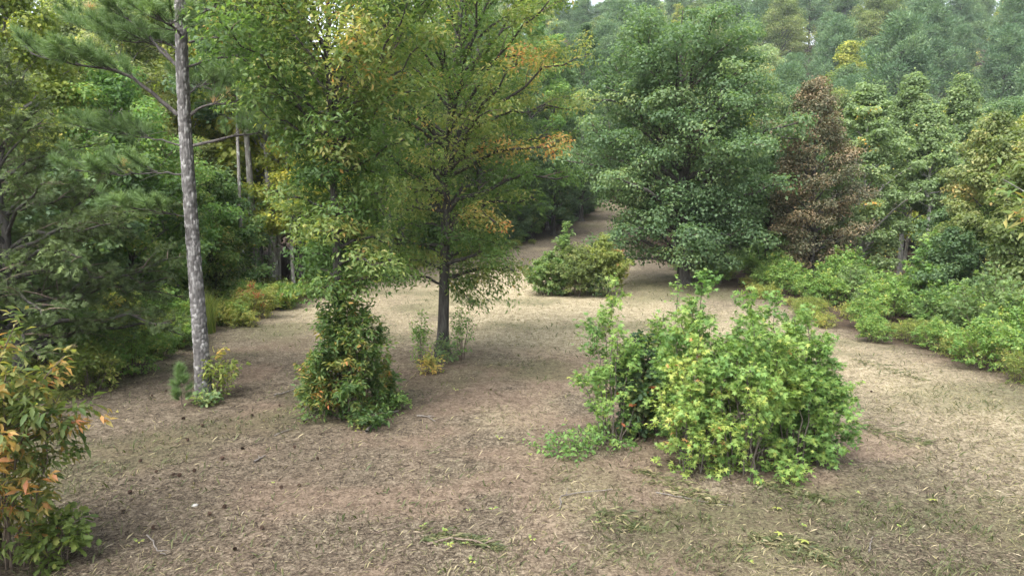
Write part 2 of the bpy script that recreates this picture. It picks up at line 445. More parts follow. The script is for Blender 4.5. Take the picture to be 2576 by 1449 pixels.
class Sprays:
    def __init__(s): s.O, s.D, s.h, s.ends = [], [], [], []
    def add(s, o, d, h): s.O.append(o); s.D.append(d); s.h.append(h)
    def leaves(s, g, per, L, wr, tw=.35, jit=.05, droop=.35, side=.9, hj=.13, up=.55, lj=.3, flat=1.0):
        O, Dr, H = np.array(s.O), nrm(np.array(s.D)), np.array(s.h)
        i = np.repeat(np.arange(len(O)), per); n = len(i)
        t = g.random(n) ** .8
        P = O[i] + Dr[i] * (t * tw)[:, None] + g.normal(0, jit, (n, 3)) * np.array([1, 1, flat])
        sd = nrm(np.cross(Dr[i], np.array([0, 0, 1.])) + 1e-6) * np.where(g.random(n) < .5, 1, -1)[:, None]
        D = Dr[i] * g.uniform(.2, .9, n)[:, None] + sd * (side * g.uniform(.3, 1, n))[:, None] + g.normal(0, .28, (n, 3))
        D[:, 2] -= droop * g.uniform(.2, 1.3, n)
        N = np.array([0, 0, 1.]) * 1 + g.normal(0, up, (n, 3))
        Ls = L * g.uniform(1 - lj, 1 + lj * .7, n)
        return dict(P=P, D=D, N=N, L=Ls, W=Ls * wr * g.uniform(.85, 1.15, n), h=np.clip(H[i] + g.normal(0, hj, n), 0.01, .995))

def puffs(g, ends, per, rad, L, wr, flat=.62, hj=.12, lj=.3, out=.95, nz=.42):
    """leaves over the upper side of small domes at the branch ends, as leafy boughs carry them"""
    O = np.array([e[0] for e in ends]); H = np.array([e[1] for e in ends]); rs = np.array([e[2] for e in ends])
    i = np.repeat(np.arange(len(O)), per); n = len(i)
    d = g.normal(0, 1, (n, 3)); d[:, 2] += .35; d = nrm(d)
    r = rad * rs[i] * g.uniform(.45, 1.08, n) ** .7
    P = O[i] + d * r[:, None] * np.array([1, 1, flat])
    N = nrm(d * out + np.array([0, 0, .55]) + g.normal(0, nz, (n, 3)))
    D = nrm(np.cross(N, g.normal(0, 1, (n, 3)))); D[:, 2] -= .3
    Ls = L * g.uniform(1 - lj, 1 + lj * .7, n)
    return dict(P=P, D=D, N=N, L=Ls, W=Ls * wr * g.uniform(.85, 1.15, n), h=np.clip(H[i] + g.normal(0, hj, n), 0.01, .995))

def both(a, b): return {k: np.concatenate([a[k], b[k]]) for k in a}

def skeleton(g, H, r0, env, base, nl, Rr, trunk=None, elev=(10, 55), sec=5, step=.35, hue=.4, hj=.1, hue_fn=None, sec_len=.36, top=True, wob=.04, start=.45, tip_sag=.0):
    """trunk, limbs that end on the crown's envelope, side branches, and the places of the leaf sprays"""
    if trunk is None:
        n = 18; z = np.concatenate([[-.25, -.05, .1, .25, .5], np.linspace(.9, H, n - 5)])
        w = np.cumsum(g.normal(0, wob, (n, 2)), 0) * np.linspace(0, 1, n)[:, None]
        trunk = np.column_stack([w, z])
    trunk = np.asarray(trunk, float)
    tz = trunk[:, 2]
    tp = lambda z: np.array([np.interp(z, tz, trunk[:, 0]), np.interp(z, tz, trunk[:, 1]), z])
    rad = lambda z: r0 * max(.06, 1 - .94 * max(z, 0) / H) ** .9
    tr = np.array([rad(z) * (1.0 + .8 * math.exp(-max(z, -.05) / .22)) for z in tz])
    limbs, twigs, S = [], [], Sprays()
    az = g.uniform(0, 6.28)
    for i in range(nl):
        f = (i + .5) / nl
        az += 2.39996 + g.normal(0, .3)
        t = base + (1 - base) * f ** .92 * .985
        rr = env(t, az) * Rr * g.uniform(.72, 1.08)
        zt = H * t
        el = R(elev[0] + (elev[1] - elev[0]) * f + g.normal(0, 7))
        za = max(zt - rr * math.tan(el), H * base * .55 if base > .1 else H * .06)
        za = min(za, H * .97)
        a = tp(za); c0 = tp(min(zt, H))
        tip = c0 + np.array([math.cos(az) * rr, math.sin(az) * rr, 0]); tip[2] = zt - tip_sag * rr
        mid = a * .45 + tip * .55 + np.array([0, 0, .18 * rr]) + g.normal(0, .05 * rr + .02, 3)
        n = 8; pts = bez(a, mid, tip, n)
        pts[1:-1] += g.normal(0, .018 * rr + .005, (n - 2, 3))
        ln = np.linalg.norm(np.diff(pts, axis=0), axis=1).sum()
        lr = max(min(rad(za) * .55, .012 + .022 * ln), .006)
        limbs.append((pts, lr, lr * .25))
        hl = hue + g.normal(0, hj)
        ns = max(2, int(sec * (0.5 + .5 * ln / max(Rr, .1))))
        for k in range(ns):
            s = start * .6 + (1 - start * .6) * (k + g.random()) / ns
            x = s * (n - 1); j = min(int(x), n - 2)
            o = pts[j] + (pts[j + 1] - pts[j]) * (x - j); tan = nrm(pts[j + 1] - pts[j])
            d = rotz(tan, g.choice([-1, 1]) * g.uniform(.5, 1.35)); d[2] = d[2] * .5 + g.uniform(-.15, .5); d = nrm(d)
            L2 = (sec_len * ln * (1.2 - s) + .25 * step + .12) * g.uniform(.7, 1.25)
            e = o + d * L2 + np.array([0, 0, -.06 * L2]); m = (o + e) / 2 + np.array([0, 0, .12 * L2]) + g.normal(0, .04 * L2, 3)
            p2 = bez(o, m, e, 4); twigs.append((p2, max(lr * .3, .004), .003))
            S.ends.append((o + (e - o) * .85, hl + g.normal(0, hj * .7), g.uniform(.7, 1.15)))
            q = max(2, int(L2 / step))
            for b in range(q):
                u = .3 + .7 * (b + g.random()) / q
                oo = (1 - u) ** 2 * o + 2 * u * (1 - u) * m + u * u * e
                dd = nrm(nrm(e - o) + g.normal(0, .5, 3) + np.array([0, 0, .1]))
                S.add(oo, dd, hl + g.normal(0, hj * .7))
        S.ends.append((tip, hl, g.uniform(.8, 1.2))); S.ends.append((pts[5], hl, g.uniform(.6, 1.0)))
        q = max(2, int(ln * (1 - start) / step * 1.2))
        for b in range(q):
            u = start + (1 - start) * (b + g.random()) / q
            x = u * (n - 1); j = min(int(x), n - 2)
            S.add(pts[j] + (pts[j + 1] - pts[j]) * (x - j), nrm(nrm(pts[j + 1] - pts[j]) + g.normal(0, .55, 3)), hl)
    if top:
        for b in range(max(3, int(H * .14 / step * 2))):
            z = H * g.uniform(.86, 1.0)
            S.add(tp(z), nrm(np.array([0, 0, .8]) + g.normal(0, .6, 3)), hue)
            S.ends.append((tp(z) + g.normal(0, .12 * Rr, 3) * np.array([1, 1, .3]), hue, g.uniform(.6, 1)))
    if hue_fn is not None:
        S.h = [h + hue_fn(o) for o, h in zip(S.O, S.h)]
        S.ends = [(o, h + hue_fn(o), q) for o, h, q in S.ends]
    return trunk, tr, limbs, twigs, S

def egg(lo=.35, peak=.35, p=1.0, lob=.18, seed=0):
    """crown profile over relative height t, wobbling with the azimuth"""
    ph = np.random.default_rng(seed).uniform(0, 6.28, 4)
    def f(t, az):
        if t < peak: r = lo + (1 - lo) * math.sin(.5 * math.pi * max(t, 0) / peak)
        else: r = max(0.06, math.cos(.5 * math.pi * min((t - peak) / (1 - peak), 1)) ** p)
        return r * (1 + lob * math.sin(2 * az + ph[0] + 6 * t) + lob * .7 * math.sin(3 * az + ph[1] - 9 * t))
    return f

def plant_parts(root, sk, bark, tname, mat, S, single=0, sides=10, limb_parts=True, twigmat=None, limb_sides=6, twig=True):
    trunk, tr, limbs, twigs, _ = sk
    tb = Tubes()
    tb.add(trunk, tr, sides=sides)
    if limb_parts:
        link("trunk", tb.mesh("trunk", bark), root)
        for p, a, b in limbs:
            if a > .009: link("limb", Tubes().add(p, a, b, limb_sides).mesh("limb", bark), root)
            else: twigs = twigs + [(p, a, b)]
    else:
        for p, a, b in limbs: tb.add(p, a, b, 5)
        link("trunk", tb.mesh("trunk", bark), root)
    if twig and twigs:
        tw = Tubes()
        for p, a, b in twigs: tw.add(p, a, b, 3)
        link("twigs", tw.mesh("twigs", twigmat or M['twig']), root, kind='stuff')
    foliage(root, tname, mat, S, "crown", single)

def shrub_skel(g, H, Rr, ns, step=.16, hue=.4, hj=.1, low=.12, sec=5, dome=.45, spread=.3, sec_len=.34, leader=None, ell=(1, 1)):
    stems, twigs, S = [], [], Sprays()
    for i in range(ns):
        az = 2.39996 * i + g.normal(0, .4); q = math.sqrt((i + .4) / ns) * g.uniform(.8, 1.1)
        if i == 0: q = .05
        zt = H * (1 - dome * q * q) * g.uniform(.84, .97)
        if i == 0: zt = H
        tip = np.array([math.cos(az) * q * Rr * ell[0], math.sin(az) * q * Rr * ell[1], zt])
        b0 = np.array([math.cos(az) * q * Rr * spread * ell[0], math.sin(az) * q * Rr * spread * ell[1], -.12])
        mid = b0 * .35 + tip * .65 + np.array([0, 0, .1 * H]); mid[:2] *= .85
        n = 8; pts = bez(b0, mid, tip, n); pts[1:-1] += g.normal(0, .012 * H, (n - 2, 3))
        r = .004 + .0036 * H; stems.append((pts, r, r * .3))
        ln = np.linalg.norm(np.diff(pts, axis=0), axis=1).sum(); hl = hue + g.normal(0, hj)
        nsx = max(3, int(sec * (.6 + .4 * H)))
        for k in range(nsx):
            s = low + (.97 - low) * (k + g.random()) / nsx
            x = s * (n - 1); j = min(int(x), n - 2)
            o = pts[j] + (pts[j + 1] - pts[j]) * (x - j)
            a2 = g.uniform(0, 6.28); d = nrm(np.array([math.cos(a2), math.sin(a2), g.uniform(-.1, .6)]))
            if q > .5 and g.random() < .6: d = nrm(d + np.array([math.cos(az), math.sin(az), 0]))
            L2 = sec_len * Rr * (1.15 - .45 * s) * g.uniform(.7, 1.3)
            e = o + d * L2; m = (o + e) / 2 + np.array([0, 0, .1 * L2])
            twigs.append((bez(o, m, e, 4), .0045, .002))
            c = max(2, int(L2 / step))
            for b in range(c):
                u = .25 + .75 * (b + g.random()) / c
                S.add((1 - u) ** 2 * o + 2 * u * (1 - u) * m + u * u * e, nrm(d + g.normal(0, .45, 3)), hl + g.normal(0, hj * .6))
        c = max(2, int(ln * .8 / step))
        for b in range(c):
            u = .45 + .55 * ((b + g.random()) / c) ** .75
            x = u * (n - 1); j = min(int(x), n - 2)
            S.add(pts[j] + (pts[j + 1] - pts[j]) * (x - j), nrm(nrm(pts[j + 1] - pts[j]) * .6 + g.normal(0, .6, 3)), hl)
    return stems, twigs, S

def shrub_parts(root, sk, bark, tname, mat, S, single=0, stem_parts=True):
    stems, twigs, _ = sk
    if stem_parts:
        for p, a, b in stems: link("stem", Tubes().add(p, a, b, 5).mesh("stem", bark), root)
        tw = Tubes()
    else:
        tw = Tubes()
        for p, a, b in stems: tw.add(p, a, b, 4)
    for p, a, b in twigs: tw.add(p, a, b, 3)
    link("twigs" if stem_parts else "stems", tw.mesh("twigs", bark), root, kind='stuff')
    foliage(root, tname, mat, S, "foliage", single)

def spot(px, py):
    x, y = ground(px, py)
    return (x, y, hz1(x, y))

# ------------------------------------------------------------------ ground
def make_ground():
    xs = np.concatenate([np.linspace(-420, -60, 26)[:-1], np.linspace(-60, -14, 47)[:-1], np.linspace(-14, 14, 90)[:-1], np.linspace(14, 60, 47)[:-1], np.linspace(60, 420, 40)])
    ys = np.concatenate([np.linspace(-80, 4, 30)[:-1], np.linspace(4, 24, 80)[:-1], np.linspace(24, 60, 60)[:-1], np.linspace(60, 300, 50)[:-1], np.linspace(300, 620, 20)])
    X, Y = np.meshgrid(xs, ys)
    Z = hz(X, Y)
    Z = Z + .035 * (fbm(X / .6, Y / .6, 3) - .5) * sstep(60, 40, Y)
    nx, ny = len(xs), len(ys)
    i = np.arange(ny - 1)[:, None] * nx + np.arange(nx - 1)[None, :]
    q = np.stack([i, i + 1, i + nx + 1, i + nx], -1).reshape(-1, 4)
    st, gn, br, wd = masks(X.ravel(), Y.ravel())
    me = build_mesh("ground", np.column_stack([X.ravel(), Y.ravel(), Z.ravel()]), quads=q, mat=M['ground'],
                    attrs={"straw": st, "green": gn, "bare": br, "woods": wd}, smooth=True)
    link("ground", me, kind='structure')

def masks(x, y):
    n1 = fbm(x / 2.2 + 3, y / 3.0 + 8, 4); n2 = fbm(x / .9 + 40, y / .9, 4); n3 = fbm(x / 3.2 + 11, y / 2.6 + 77, 4)
    # the pale straw: a wide patch round the tangled bush, and streaks on the right
    far = 1.25 * sstep(16, 21, y) * (1 - sstep(30, 44, y)) * np.exp(-((x - 1.4) / 4.6) ** 2)
    rgt = np.exp(-((x - (9.0 - .12 * (y - 9))) / 2.2) ** 2) * sstep(4, 7, y) * (1 - sstep(17, 26, y))
    lft = np.exp(-((x + 6.2) / 1.6) ** 2) * sstep(18, 24, y) * (1 - sstep(34, 42, y))
    st = np.clip((1.5 * far + .75 * rgt + .7 * lft) * sstep(.30, .55, .55 * n1 + .45 * n2 + .12) + .35 * sstep(.56, .70, n1), 0, 1)
    gn = np.clip(sstep(.54, .68, n3) * .75 + .5 * np.exp(-((np.hypot(x - 1.6, y - 9.2)) / 1.6) ** 2) * sstep(.4, .6, n2), 0, 1)
    trk = x - 1.2 - .06 * (y - 10)                 # faint wheel tracks of the mower, running up the field
    wheel = np.exp(-((np.abs(trk) - .75) / .30) ** 2) + .6 * np.exp(-((np.abs(trk + 3.4) - .7) / .28) ** 2)
    br = np.clip(sstep(.52, .66, fbm(x / 1.5 + 71, y / 1.1 + 21, 4)) + .9 * wheel * sstep(.25, .5, fbm(x / .5, y / 3.5, 3)), 0, 1) * (1 - sstep(15, 24, y))
    el = edge_left(y) + 1.4 * (n1 - .5); er = edge_right(y) + 1.4 * (n1 - .5)
    wd = np.clip(sstep(.6, -1.2, x - el) + sstep(-.6, 1.2, x - er) + sstep(98, 106, y), 0, 1)
    sh = np.exp(-((np.hypot(x + 4.4, (y - 12.2) * .8)) / 3.6) ** 2)      # brown needles and leaves shed round the trees
    wd = np.clip(wd + .35 * sh, 0, 1)
    return st, gn, br, wd
make_ground()

def in_clearing(x, y, m=0.0):
    return (x > edge_left(y) + m) & (x < edge_right(y) - m)

# ------------------------------------------------------------------ the big pine on the left
def plates(u, v, w, h, seed):
    """cell borders (0 in a crack, 1 on a plate) and a number per plate for points on the unrolled bark"""
    nu = 14
    g = np.random.default_rng(seed); J = g.random((64, 512, 3))
    cu, cv = np.floor(u * nu).astype(int), np.floor(v / h).astype(int)
    f1 = np.full(u.shape, 9.); f2 = np.full(u.shape, 9.); pid = np.zeros(u.shape)
    for i in (-1, 0, 1):
        for j in (-1, 0, 1):
            a = (cu + i) % nu; b = (cv + j) % 512
            du = (cu + i + .15 + .7 * J[a, b, 0]) - u * nu; dv = (cv + j + .1 + .8 * J[a, b, 1]) - v / h
            d = np.hypot(du, dv)
            nw = d < f1
            f2 = np.where(nw, f1, np.minimum(f2, d)); pid = np.where(nw, J[a, b, 2], pid); f1 = np.where(nw, d, f1)
    return sstep(.03, .22, f2 - f1), pid

def needles_along(g, pts, S, tw, r, dens=1.0, start=.3, sec=.75, hue=.45):
    n = len(pts); ln = np.linalg.norm(np.diff(pts, axis=0), axis=1).sum()
    ns = max(6, int(ln * 9.5 * dens))
    for k in range(ns):
        s = start + (1 - start) * (k + g.random()) / ns
        x = s * (n - 1); j = min(int(x), n - 2)
        o = pts[j] + (pts[j + 1] - pts[j]) * (x - j); tan = nrm(pts[j + 1] - pts[j])
        d = rotz(tan, g.choice([-1, 1]) * g.uniform(.2, 1.2)); d[2] = d[2] * .4 + g.uniform(.0, .75); d = nrm(d)
        L = sec * g.uniform(.4, 1.1) * (1.15 - .4 * s)
        e = o + d * L + np.array([0, 0, .1 * L]); m = (o + e) / 2 + np.array([0, 0, -.1 * L]) + g.normal(0, .05 * L, 3)
        p = bez(o, m, e, 5); tw.append((p, .009, .005))
        hk = hue + g.normal(0, .12) + (.42 if g.random() < .03 else 0)
        for b in range(max(2, int(L / .12))):
            u = .35 + .65 * (b + g.random()) / max(2, int(L / .12))
            S.add((1 - u) ** 2 * o + 2 * u * (1 - u) * m + u * u * e, nrm(e - m + g.normal(0, .25 * L, 3) + np.array([0, 0, .2 * L])), hk)
        S.add(e, nrm(e - m + np.array([0, 0, .15])), hk)

def make_pine():
    g = np.random.default_rng(21)
    bx, by, bz = spot(515, 1000)
    B = np.array([bx, by, bz]); Y = by
    root = thing("pine_tree", "tall grey pine with flaking plated bark and bare lower trunk rising from the mown ground", "pine tree", (bx, by, bz))
    way = [(515, 1010), (507, 900), (500, 800), (488, 640), (478, 500), (466, 330), (458, 170), (453, 0), (449, -200), (446, -520), (444, -850)]
    tpt = np.array([at(px, py, Y) - B for px, py in way]); tpt[0, 2] = -.25
    n = 420; s = np.linspace(0, 1, n); k = np.linspace(0, 1, len(tpt))
    c = np.column_stack([np.interp(s, k, tpt[:, i]) for i in range(3)])
    for _ in range(30): c[1:-1] = (c[:-2] + c[1:-1] * 2 + c[2:]) / 4
    rad = np.interp(c[:, 2], [-.3, .15, .8, 3, 6, 9, 14], [.22, .165, .140, .118, .106, .088, .02])
    sd_ = 56; th = np.arange(sd_) / sd_
    U, V = np.meshgrid(th, c[:, 2])
    cr, pid = plates(U, V + 3, 0, .10, 5)
    rr = rad[:, None] * (1 + .03 * np.sin(2 * np.pi * U * 3 + V)) + (cr - .6) * .018 + (pid - .5) * .009 * cr
    ang = 2 * np.pi * U
    v = np.stack([c[:, 0:1] + rr * np.cos(ang), c[:, 1:2] + rr * np.sin(ang), c[:, 2:3] + 0 * rr], -1).reshape(-1, 3)
    i = np.arange(n - 1)[:, None] * sd_; j = np.arange(sd_)[None]; k2 = (np.arange(sd_) + 1) % sd_
    q = np.stack([i + j, i + k2[None], i + sd_ + k2[None], i + sd_ + j], -1).reshape(-1, 4)
    hue = np.clip(.14 + .72 * pid ** 1.6 * (.4 + .6 * cr), 0, 1)
    link("trunk", build_mesh("trunk", v, quads=q, mat=M['pinebark'], attrs={"hue": hue.ravel()}, smooth=True), root)
    br = [  # way points in the picture, depth change at the tip, radius, density, twig length
        ([(447, 290), (390, 240), (330, 192), (270, 172), (180, 165), (75, 135)], -.6, .055, 1.2, .8),
        ([(447, 168), (402, 126), (385, 104), (340, 60), (260, 8)], .5, .042, 1.2, .7),
        ([(450, 172), (400, 110), (300, 105), (215, 60)], 1.4, .03, 1.1, .8),
        ([(480, 290), (512, 265), (590, 262), (690, 232)], .3, .036, 1.2, .7),
        ([(487, 367), (560, 350), (640, 338), (745, 312)], -.2, .042, .8, .6),
        ([(455, 367), (385, 348), (300, 338), (215, 325)], .9, .022, 1.2, .65),
        ([(457, 440), (430, 438), (390, 432), (300, 442), (260, 437), (165, 425)], -.5, .026, 1.1, .6),
        ([(470, 545), (400, 535), (300, 520)], -.9, .016, 1.7, .55),
        ([(475, 108), (530, 93), (600, 92), (680, 70)], .8, .03, 1.1, .7),
        ([(470, 170), (530, 150), (640, 136), (725, 128)], 1.0, .03, 1.0, .65),
        ([(445, 60), (380, 30), (330, 8), (230, -60)], -.8, .035, 1.2, .8),
        ([(462, 55), (540, 20), (620, -30)], -.6, .032, 1.2, .8),
        ([(452, 30), (470, 20), (520, -60), (560, -120)], -1.4, .03, 1.2, .8),
        ([(460, 250), (500, 215), (560, 190)], 1.8, .025, 1.2, .7),
        ([(452, -60), (350, -90), (240, -140)], .4, .035, 1.1, .8),
        ([(452, -80), (560, -130), (680, -170)], .4, .035, 1.1, .8),
        ([(450, -240), (360, -300), (280, -360)], -.2, .03, 1.0, .8),
        ([(450, -260), (540, -330), (600, -400)], .2, .03, 1.0, .8),
        ([(447, -480), (400, -560), (370, -640)], .2, .025, 1.0, .7),
        ([(447, -500), (490, -580), (520, -660)], -.2, .025, 1.0, .7),
        ([(455, 90), (440, 70), (400, 50)], -1.9, .028, 1.1, .7),
        ([(458, 130), (420, 110), (350, 100)], 2.0, .028, 1.1, .7),
    ]
    for way, dy, r, dens, sec in br:
        m = len(way)
        p = np.array([at(px, py, Y + dy * (a / (m - 1))) - B for a, (px, py) in enumerate(way)])
        ss = np.linspace(0, 1, 14); kk = np.linspace(0, 1, m)
        c2 = np.column_stack([np.interp(ss, kk, p[:, i]) for i in range(3)])
        for _ in range(2): c2[1:-1] = (c2[:-2] + 2 * c2[1:-1] + c2[2:]) / 4
        c2[2:] += g.normal(0, .012, (12, 3))
        b = link("branch", Tubes().add(c2, r * .8, r * .18, 7).mesh("branch", M['limbbark']), root)
        S, tw = Sprays(), []
        needles_along(g, c2, S, tw, r, dens, .32 if r > .02 else .15, sec)
        tb = Tubes()
        for q_, a_, e_ in tw: tb.add(q_, a_, e_, 3)
        for _ in range(3):      # dead side twigs
            j = g.integers(2, 9); d = nrm(g.normal(0, 1, 3) * np.array([1, 1, .5])); L = g.uniform(.25, .7)
            tb.add(bez(c2[j], c2[j] + d * L * .5 + np.array([0, 0, .05]), c2[j] + d * L, 5), .007, .002, 3)
        link("twigs", tb.mesh("twigs", M['limbbark']), b, kind='stuff')
        O, D, H = np.array(S.O), nrm(np.array(S.D)), np.array(S.h); n_ = len(O)
        L = .19 * g.uniform(.8, 1.15, n_)
        foliage(b, 'tuft', M['needle'], dict(P=O, D=D, N=nrm(g.normal(0, 1, (n_, 3))), L=L, W=L, h=np.clip(H + g.normal(0, .06, n_), 0, 1)), "needles")
make_pine()

# ------------------------------------------------------------------ two hickories in the clearing
def hickory(base, way, H_top, env, Rr, nl, base_t, r0, label, seed, hue, hue_fn, bark, name, per=25, L=.108, single=280, step=.3, sec=5, elev=(8, 55), mat='hickory'):
    g = np.random.default_rng(seed)
    bx, by, bz = base; B = np.array(base)
    root = thing(name, label, "tree", base)
    t = np.array([at(px, py, by) - B for px, py in way]); t[0] = (t[0][0], 0, -.25)
    t = np.vstack([t, [t[-1][0] + .1, 0.1, H_top]])
    s = np.concatenate([np.linspace(0, .12, 8)[:-1], np.linspace(.12, 1, 22)]); k = np.linspace(0, 1, len(t))
    c = np.column_stack([np.interp(s, k, t[:, i]) for i in range(3)])
    for _ in range(3): c[1:-1] = (c[:-2] + 2 * c[1:-1] + c[2:]) / 4
    sk = skeleton(g, H_top, r0, env, base_t, nl, Rr, trunk=c, elev=elev, sec=sec, step=step, hue=hue, hj=.13, hue_fn=hue_fn, start=.16)
    S = both(sk[4].leaves(g, per // 2, L, .44, tw=.28, jit=.09, droop=.28, hj=.07, up=.45), puffs(g, sk[4].ends, 46, .42, L, .42, hj=.07))
    plant_parts(root, sk, bark, 'leaf', M[mat], S, single=single, sides=12)
    return root

hb = spot(860, 1040)
def env_h1(t, az):      # wide top, narrower below, few leaves at the foot
    r = float(np.interp(t, [0, .18, .3, .45, .55, .64, .8, .93, 1], [.34, .38, .38, .42, .56, 1.0, .95, .6, .15]))
    return r * (1 + .12 * math.sin(2 * az + 1) + .10 * math.sin(3 * az + 7 * t)) * (1 + .16 * math.cos(az))

def vn3(o, k):
    return float(vnoise(np.array([o[0] * k + o[2] * .7 * k + 50]), np.array([o[1] * k + o[2] * k + 20]))[0])

hickory(hb, [(860, 1050), (853, 860), (850, 700), (838, 450), (828, 200), (824, 0)], 10.2, env_h1, 2.15, 72, .21, .095,
        "slender hickory with yellow and orange upper leaves above a ring of basal sprouts", 31, .40,
        lambda o: .16 * (o[2] > 5.6) * (vn3(o, .9) > .55) + .18 * (o[0] < -1.1) * (o[2] > 5.6) * (vn3(o, 1.3) > .45) + .10 * (vn3(o, 1.7) > .65) - .05,
        M['darkbark'], "hickory_tree", step=.25, sec=6)

ob = spot(1112, 895)
def env_h2(t, az):
    r = float(np.interp(t, [0, .12, .25, .4, .55, .75, .9, 1], [.5, .62, .72, .78, .9, 1.0, .7, .15]))
    return r * (1 + .22 * math.cos(az - .1) + .10 * math.sin(3 * az + 6 * t))
h2 = hickory(ob, [(1112, 905), (1117, 750), (1120, 600), (1122, 450), (1135, 250), (1165, 0)], 10.8, env_h2, 2.9, 70, .17, .15,
        "dark trunked hickory alone mid clearing with bronze edged leaves and drooping low boughs", 32, .40,
        lambda o: .15 * (np.hypot(o[0], o[1]) > 2.1) * (vn3(o, .8) > .5) + .22 * (abs(o[2] - 3.7) < .5) * (o[1] < -.3) + .03 * (o[2] > 6) - .03,
        M['darkbark'], "hickory_tree", step=.29, sec=6, elev=(2, 55), per=34)

g = np.random.default_rng(33)      # the low boughs that droop on its right side
for a_, e_, hu in (((.08, 0, 2.2), (1.75, -.2, 1.75), .46), ((.08, 0, 2.0), (1.2, -.45, 1.45), .42), ((.08, 0, 2.5), (1.85, .25, 2.35), .40), ((-.05, 0, 2.6), (-1.3, -.3, 2.75), .5), ((.05, 0, 1.9), (.75, -.2, 1.35), .45), ((.08, 0, 2.8), (1.5, -.6, 2.8), .42)):
    a_, e_ = np.array(a_, float), np.array(e_, float); p_ = bez(a_, (a_ + e_) / 2 + np.array([0, 0, .3]), e_, 10)
    link("limb", Tubes().add(p_, .022, .006, 5).mesh("limb", M['darkbark']), h2)
    S = Sprays()
    for u in np.linspace(.3, 1, 26):
        o_ = p_[min(int(u * 9), 9)] + g.normal(0, .14, 3)
        S.add(o_, nrm(e_ - a_ + g.normal(0, 1.3, 3)), hu + g.normal(0, .1))
    foliage(h2, 'leaf', M['hickory'], S.leaves(g, 18, .12, .44, tw=.28, jit=.08, droop=.5), "crown")

# sprouts round the foot of the near hickory
def add_shrub(name, label, cat, loc, H, Rr, ns, tpl, mat, L, wr, seed, hue=.4, per=8, step=.15, bark='twig', single=0, group=None, hj=.1, leafj=.12, droop=.35,
              dome=.45, sec=5, low=.12, ell=(1, 1), up=.55, spread=.3, stem_parts=True, hue_fn=None, sec_len=.34, tw=.14):
    g = np.random.default_rng(seed)
    root = thing(name, label, cat, loc, group)
    sk = shrub_skel(g, H, Rr, ns, step, hue, hj, low, sec, dome, spread, sec_len, ell=ell)
    if hue_fn: sk[2].h = [h + hue_fn(o) for o, h in zip(sk[2].O, sk[2].h)]
    S = sk[2].leaves(g, per, L, wr, tw=tw, jit=.035, droop=droop, hj=leafj, up=up)
    shrub_parts(root, sk, M[bark], tpl, M[mat], S, single, stem_parts)
    return root

sb = spot(884, 1050)
add_shrub("hickory_sprouts", "dense dark conical thicket of sprouts with bronze leaves round the slender hickory's foot", "shrub",
          sb, 2.55, .86, 26, 'leaf', 'sprout', .115, .38, 41, hue=.42, per=14, step=.11, single=280, dome=.9, sec=7, hj=.12,
          hue_fn=lambda o: .14 * (o[2] < 1.3) * (o[0] < .3) * (o[1] < 0) * (vn3(o, 2.) > .4))

# ------------------------------------------------------------------ sweetgum thicket, right of centre
GUM = "sweetgum saplings crowded in the clearing's green thicket"
M['gumtwig'] = barkmat("grey brown sapling stem", [(0.3, (0.05, 0.042, 0.034)), (0.7, (0.13, 0.115, 0.095))], 25, 0.3, 0.3)
def gum(px, py, top, rad_px, ns, label, seed, hue, single, per=13, step=.14, dome=.6, L=.086, shift=0, **k):
    x, y, z = spot(px, py)
    H = CAM_Z + raydir(px, top)[2] / raydir(px, top)[1] * y - z
    return add_shrub("sweetgum_sapling", label, "sapling", (x, y, z), H, rad_px / FPX * y, ns, 'star', 'sweetgum', L, .95, seed, hue=hue + .05, low=.03, per=per, step=step,
                     single=single, group=GUM, dome=dome, bark='gumtwig', hj=.08, leafj=.115, droop=.45, up=.5, **k)
gum(1535, 1112, 705, 95, 10, "slim open sweetgum sapling with a bare grey lower stem, standing apart left of the thicket", 51, .42, 200, per=11, dome=.75)
gum(1745, 1140, 700, 120, 16, "tall mid green sweetgum sapling rising left at the back of the thicket", 52, .42, 120)
gum(1740, 1178, 860, 118, 13, "low yellow green sweetgum sapling at the thicket's front left foot", 53, .62, 240)
gum(1870, 1186, 745, 150, 20, "broad yellow tinted sweetgum sapling at the centre front of the thicket", 54, .52, 260)
gum(1935, 1120, 745, 120, 14, "deep green sweetgum sapling with bunched drooping tip leaves behind the centre of the thicket", 55, .36, 120)
gum(2005, 1168, 775, 105, 15, "upright green sweetgum sapling ending in one thin leader at the thicket's right", 56, .40, 240)
gum(2062, 1165, 890, 84, 14, "short rounded green sweetgum sapling at the thicket's far right end", 57, .34, 220)
gum(1690, 1090, 700, 52, 5, "thin sweetgum sapling whose bare stem carries a small leafy tip above the rusty oak", 58, .42, 60, per=4)
gum(1642, 1085, 800, 72, 11, "mid green sweetgum sapling filling the gap just behind the rusty oak sapling", 59, .40, 80)
x, y, z = spot(1600, 1096)
add_shrub("oak_sapling", "dark green oak sapling with a few rust red leaves between the sweetgum saplings", "sapling", (x, y, z), 1.75, .52, 13, 'lobed', 'darkoak', .125, .62, 61,
          hue=.50, per=7, step=.13, single=200, dome=.5, leafj=.15)
x, y, z = spot(1990, 1215)
add_shrub("seedling", "small bright green seedling on bare earth in front of the sweetgum thicket", "seedling", (x, y, z), .35, .22, 7, 'star', 'sweetgum', .09, .95, 62, hue=.6, per=4, step=.12, single=40)
x, y, z = spot(1455, 1135)
add_shrub("ground_vine", "low green vine sprawling over mown ground left of the slim sweetgum", "vine", (x, y, z), .32, .55, 18, 'leaf', 'shrub', .075, .6, 63, hue=.5, per=5, step=.12, single=120, dome=.6, ell=(1.3, .8), spread=.6)

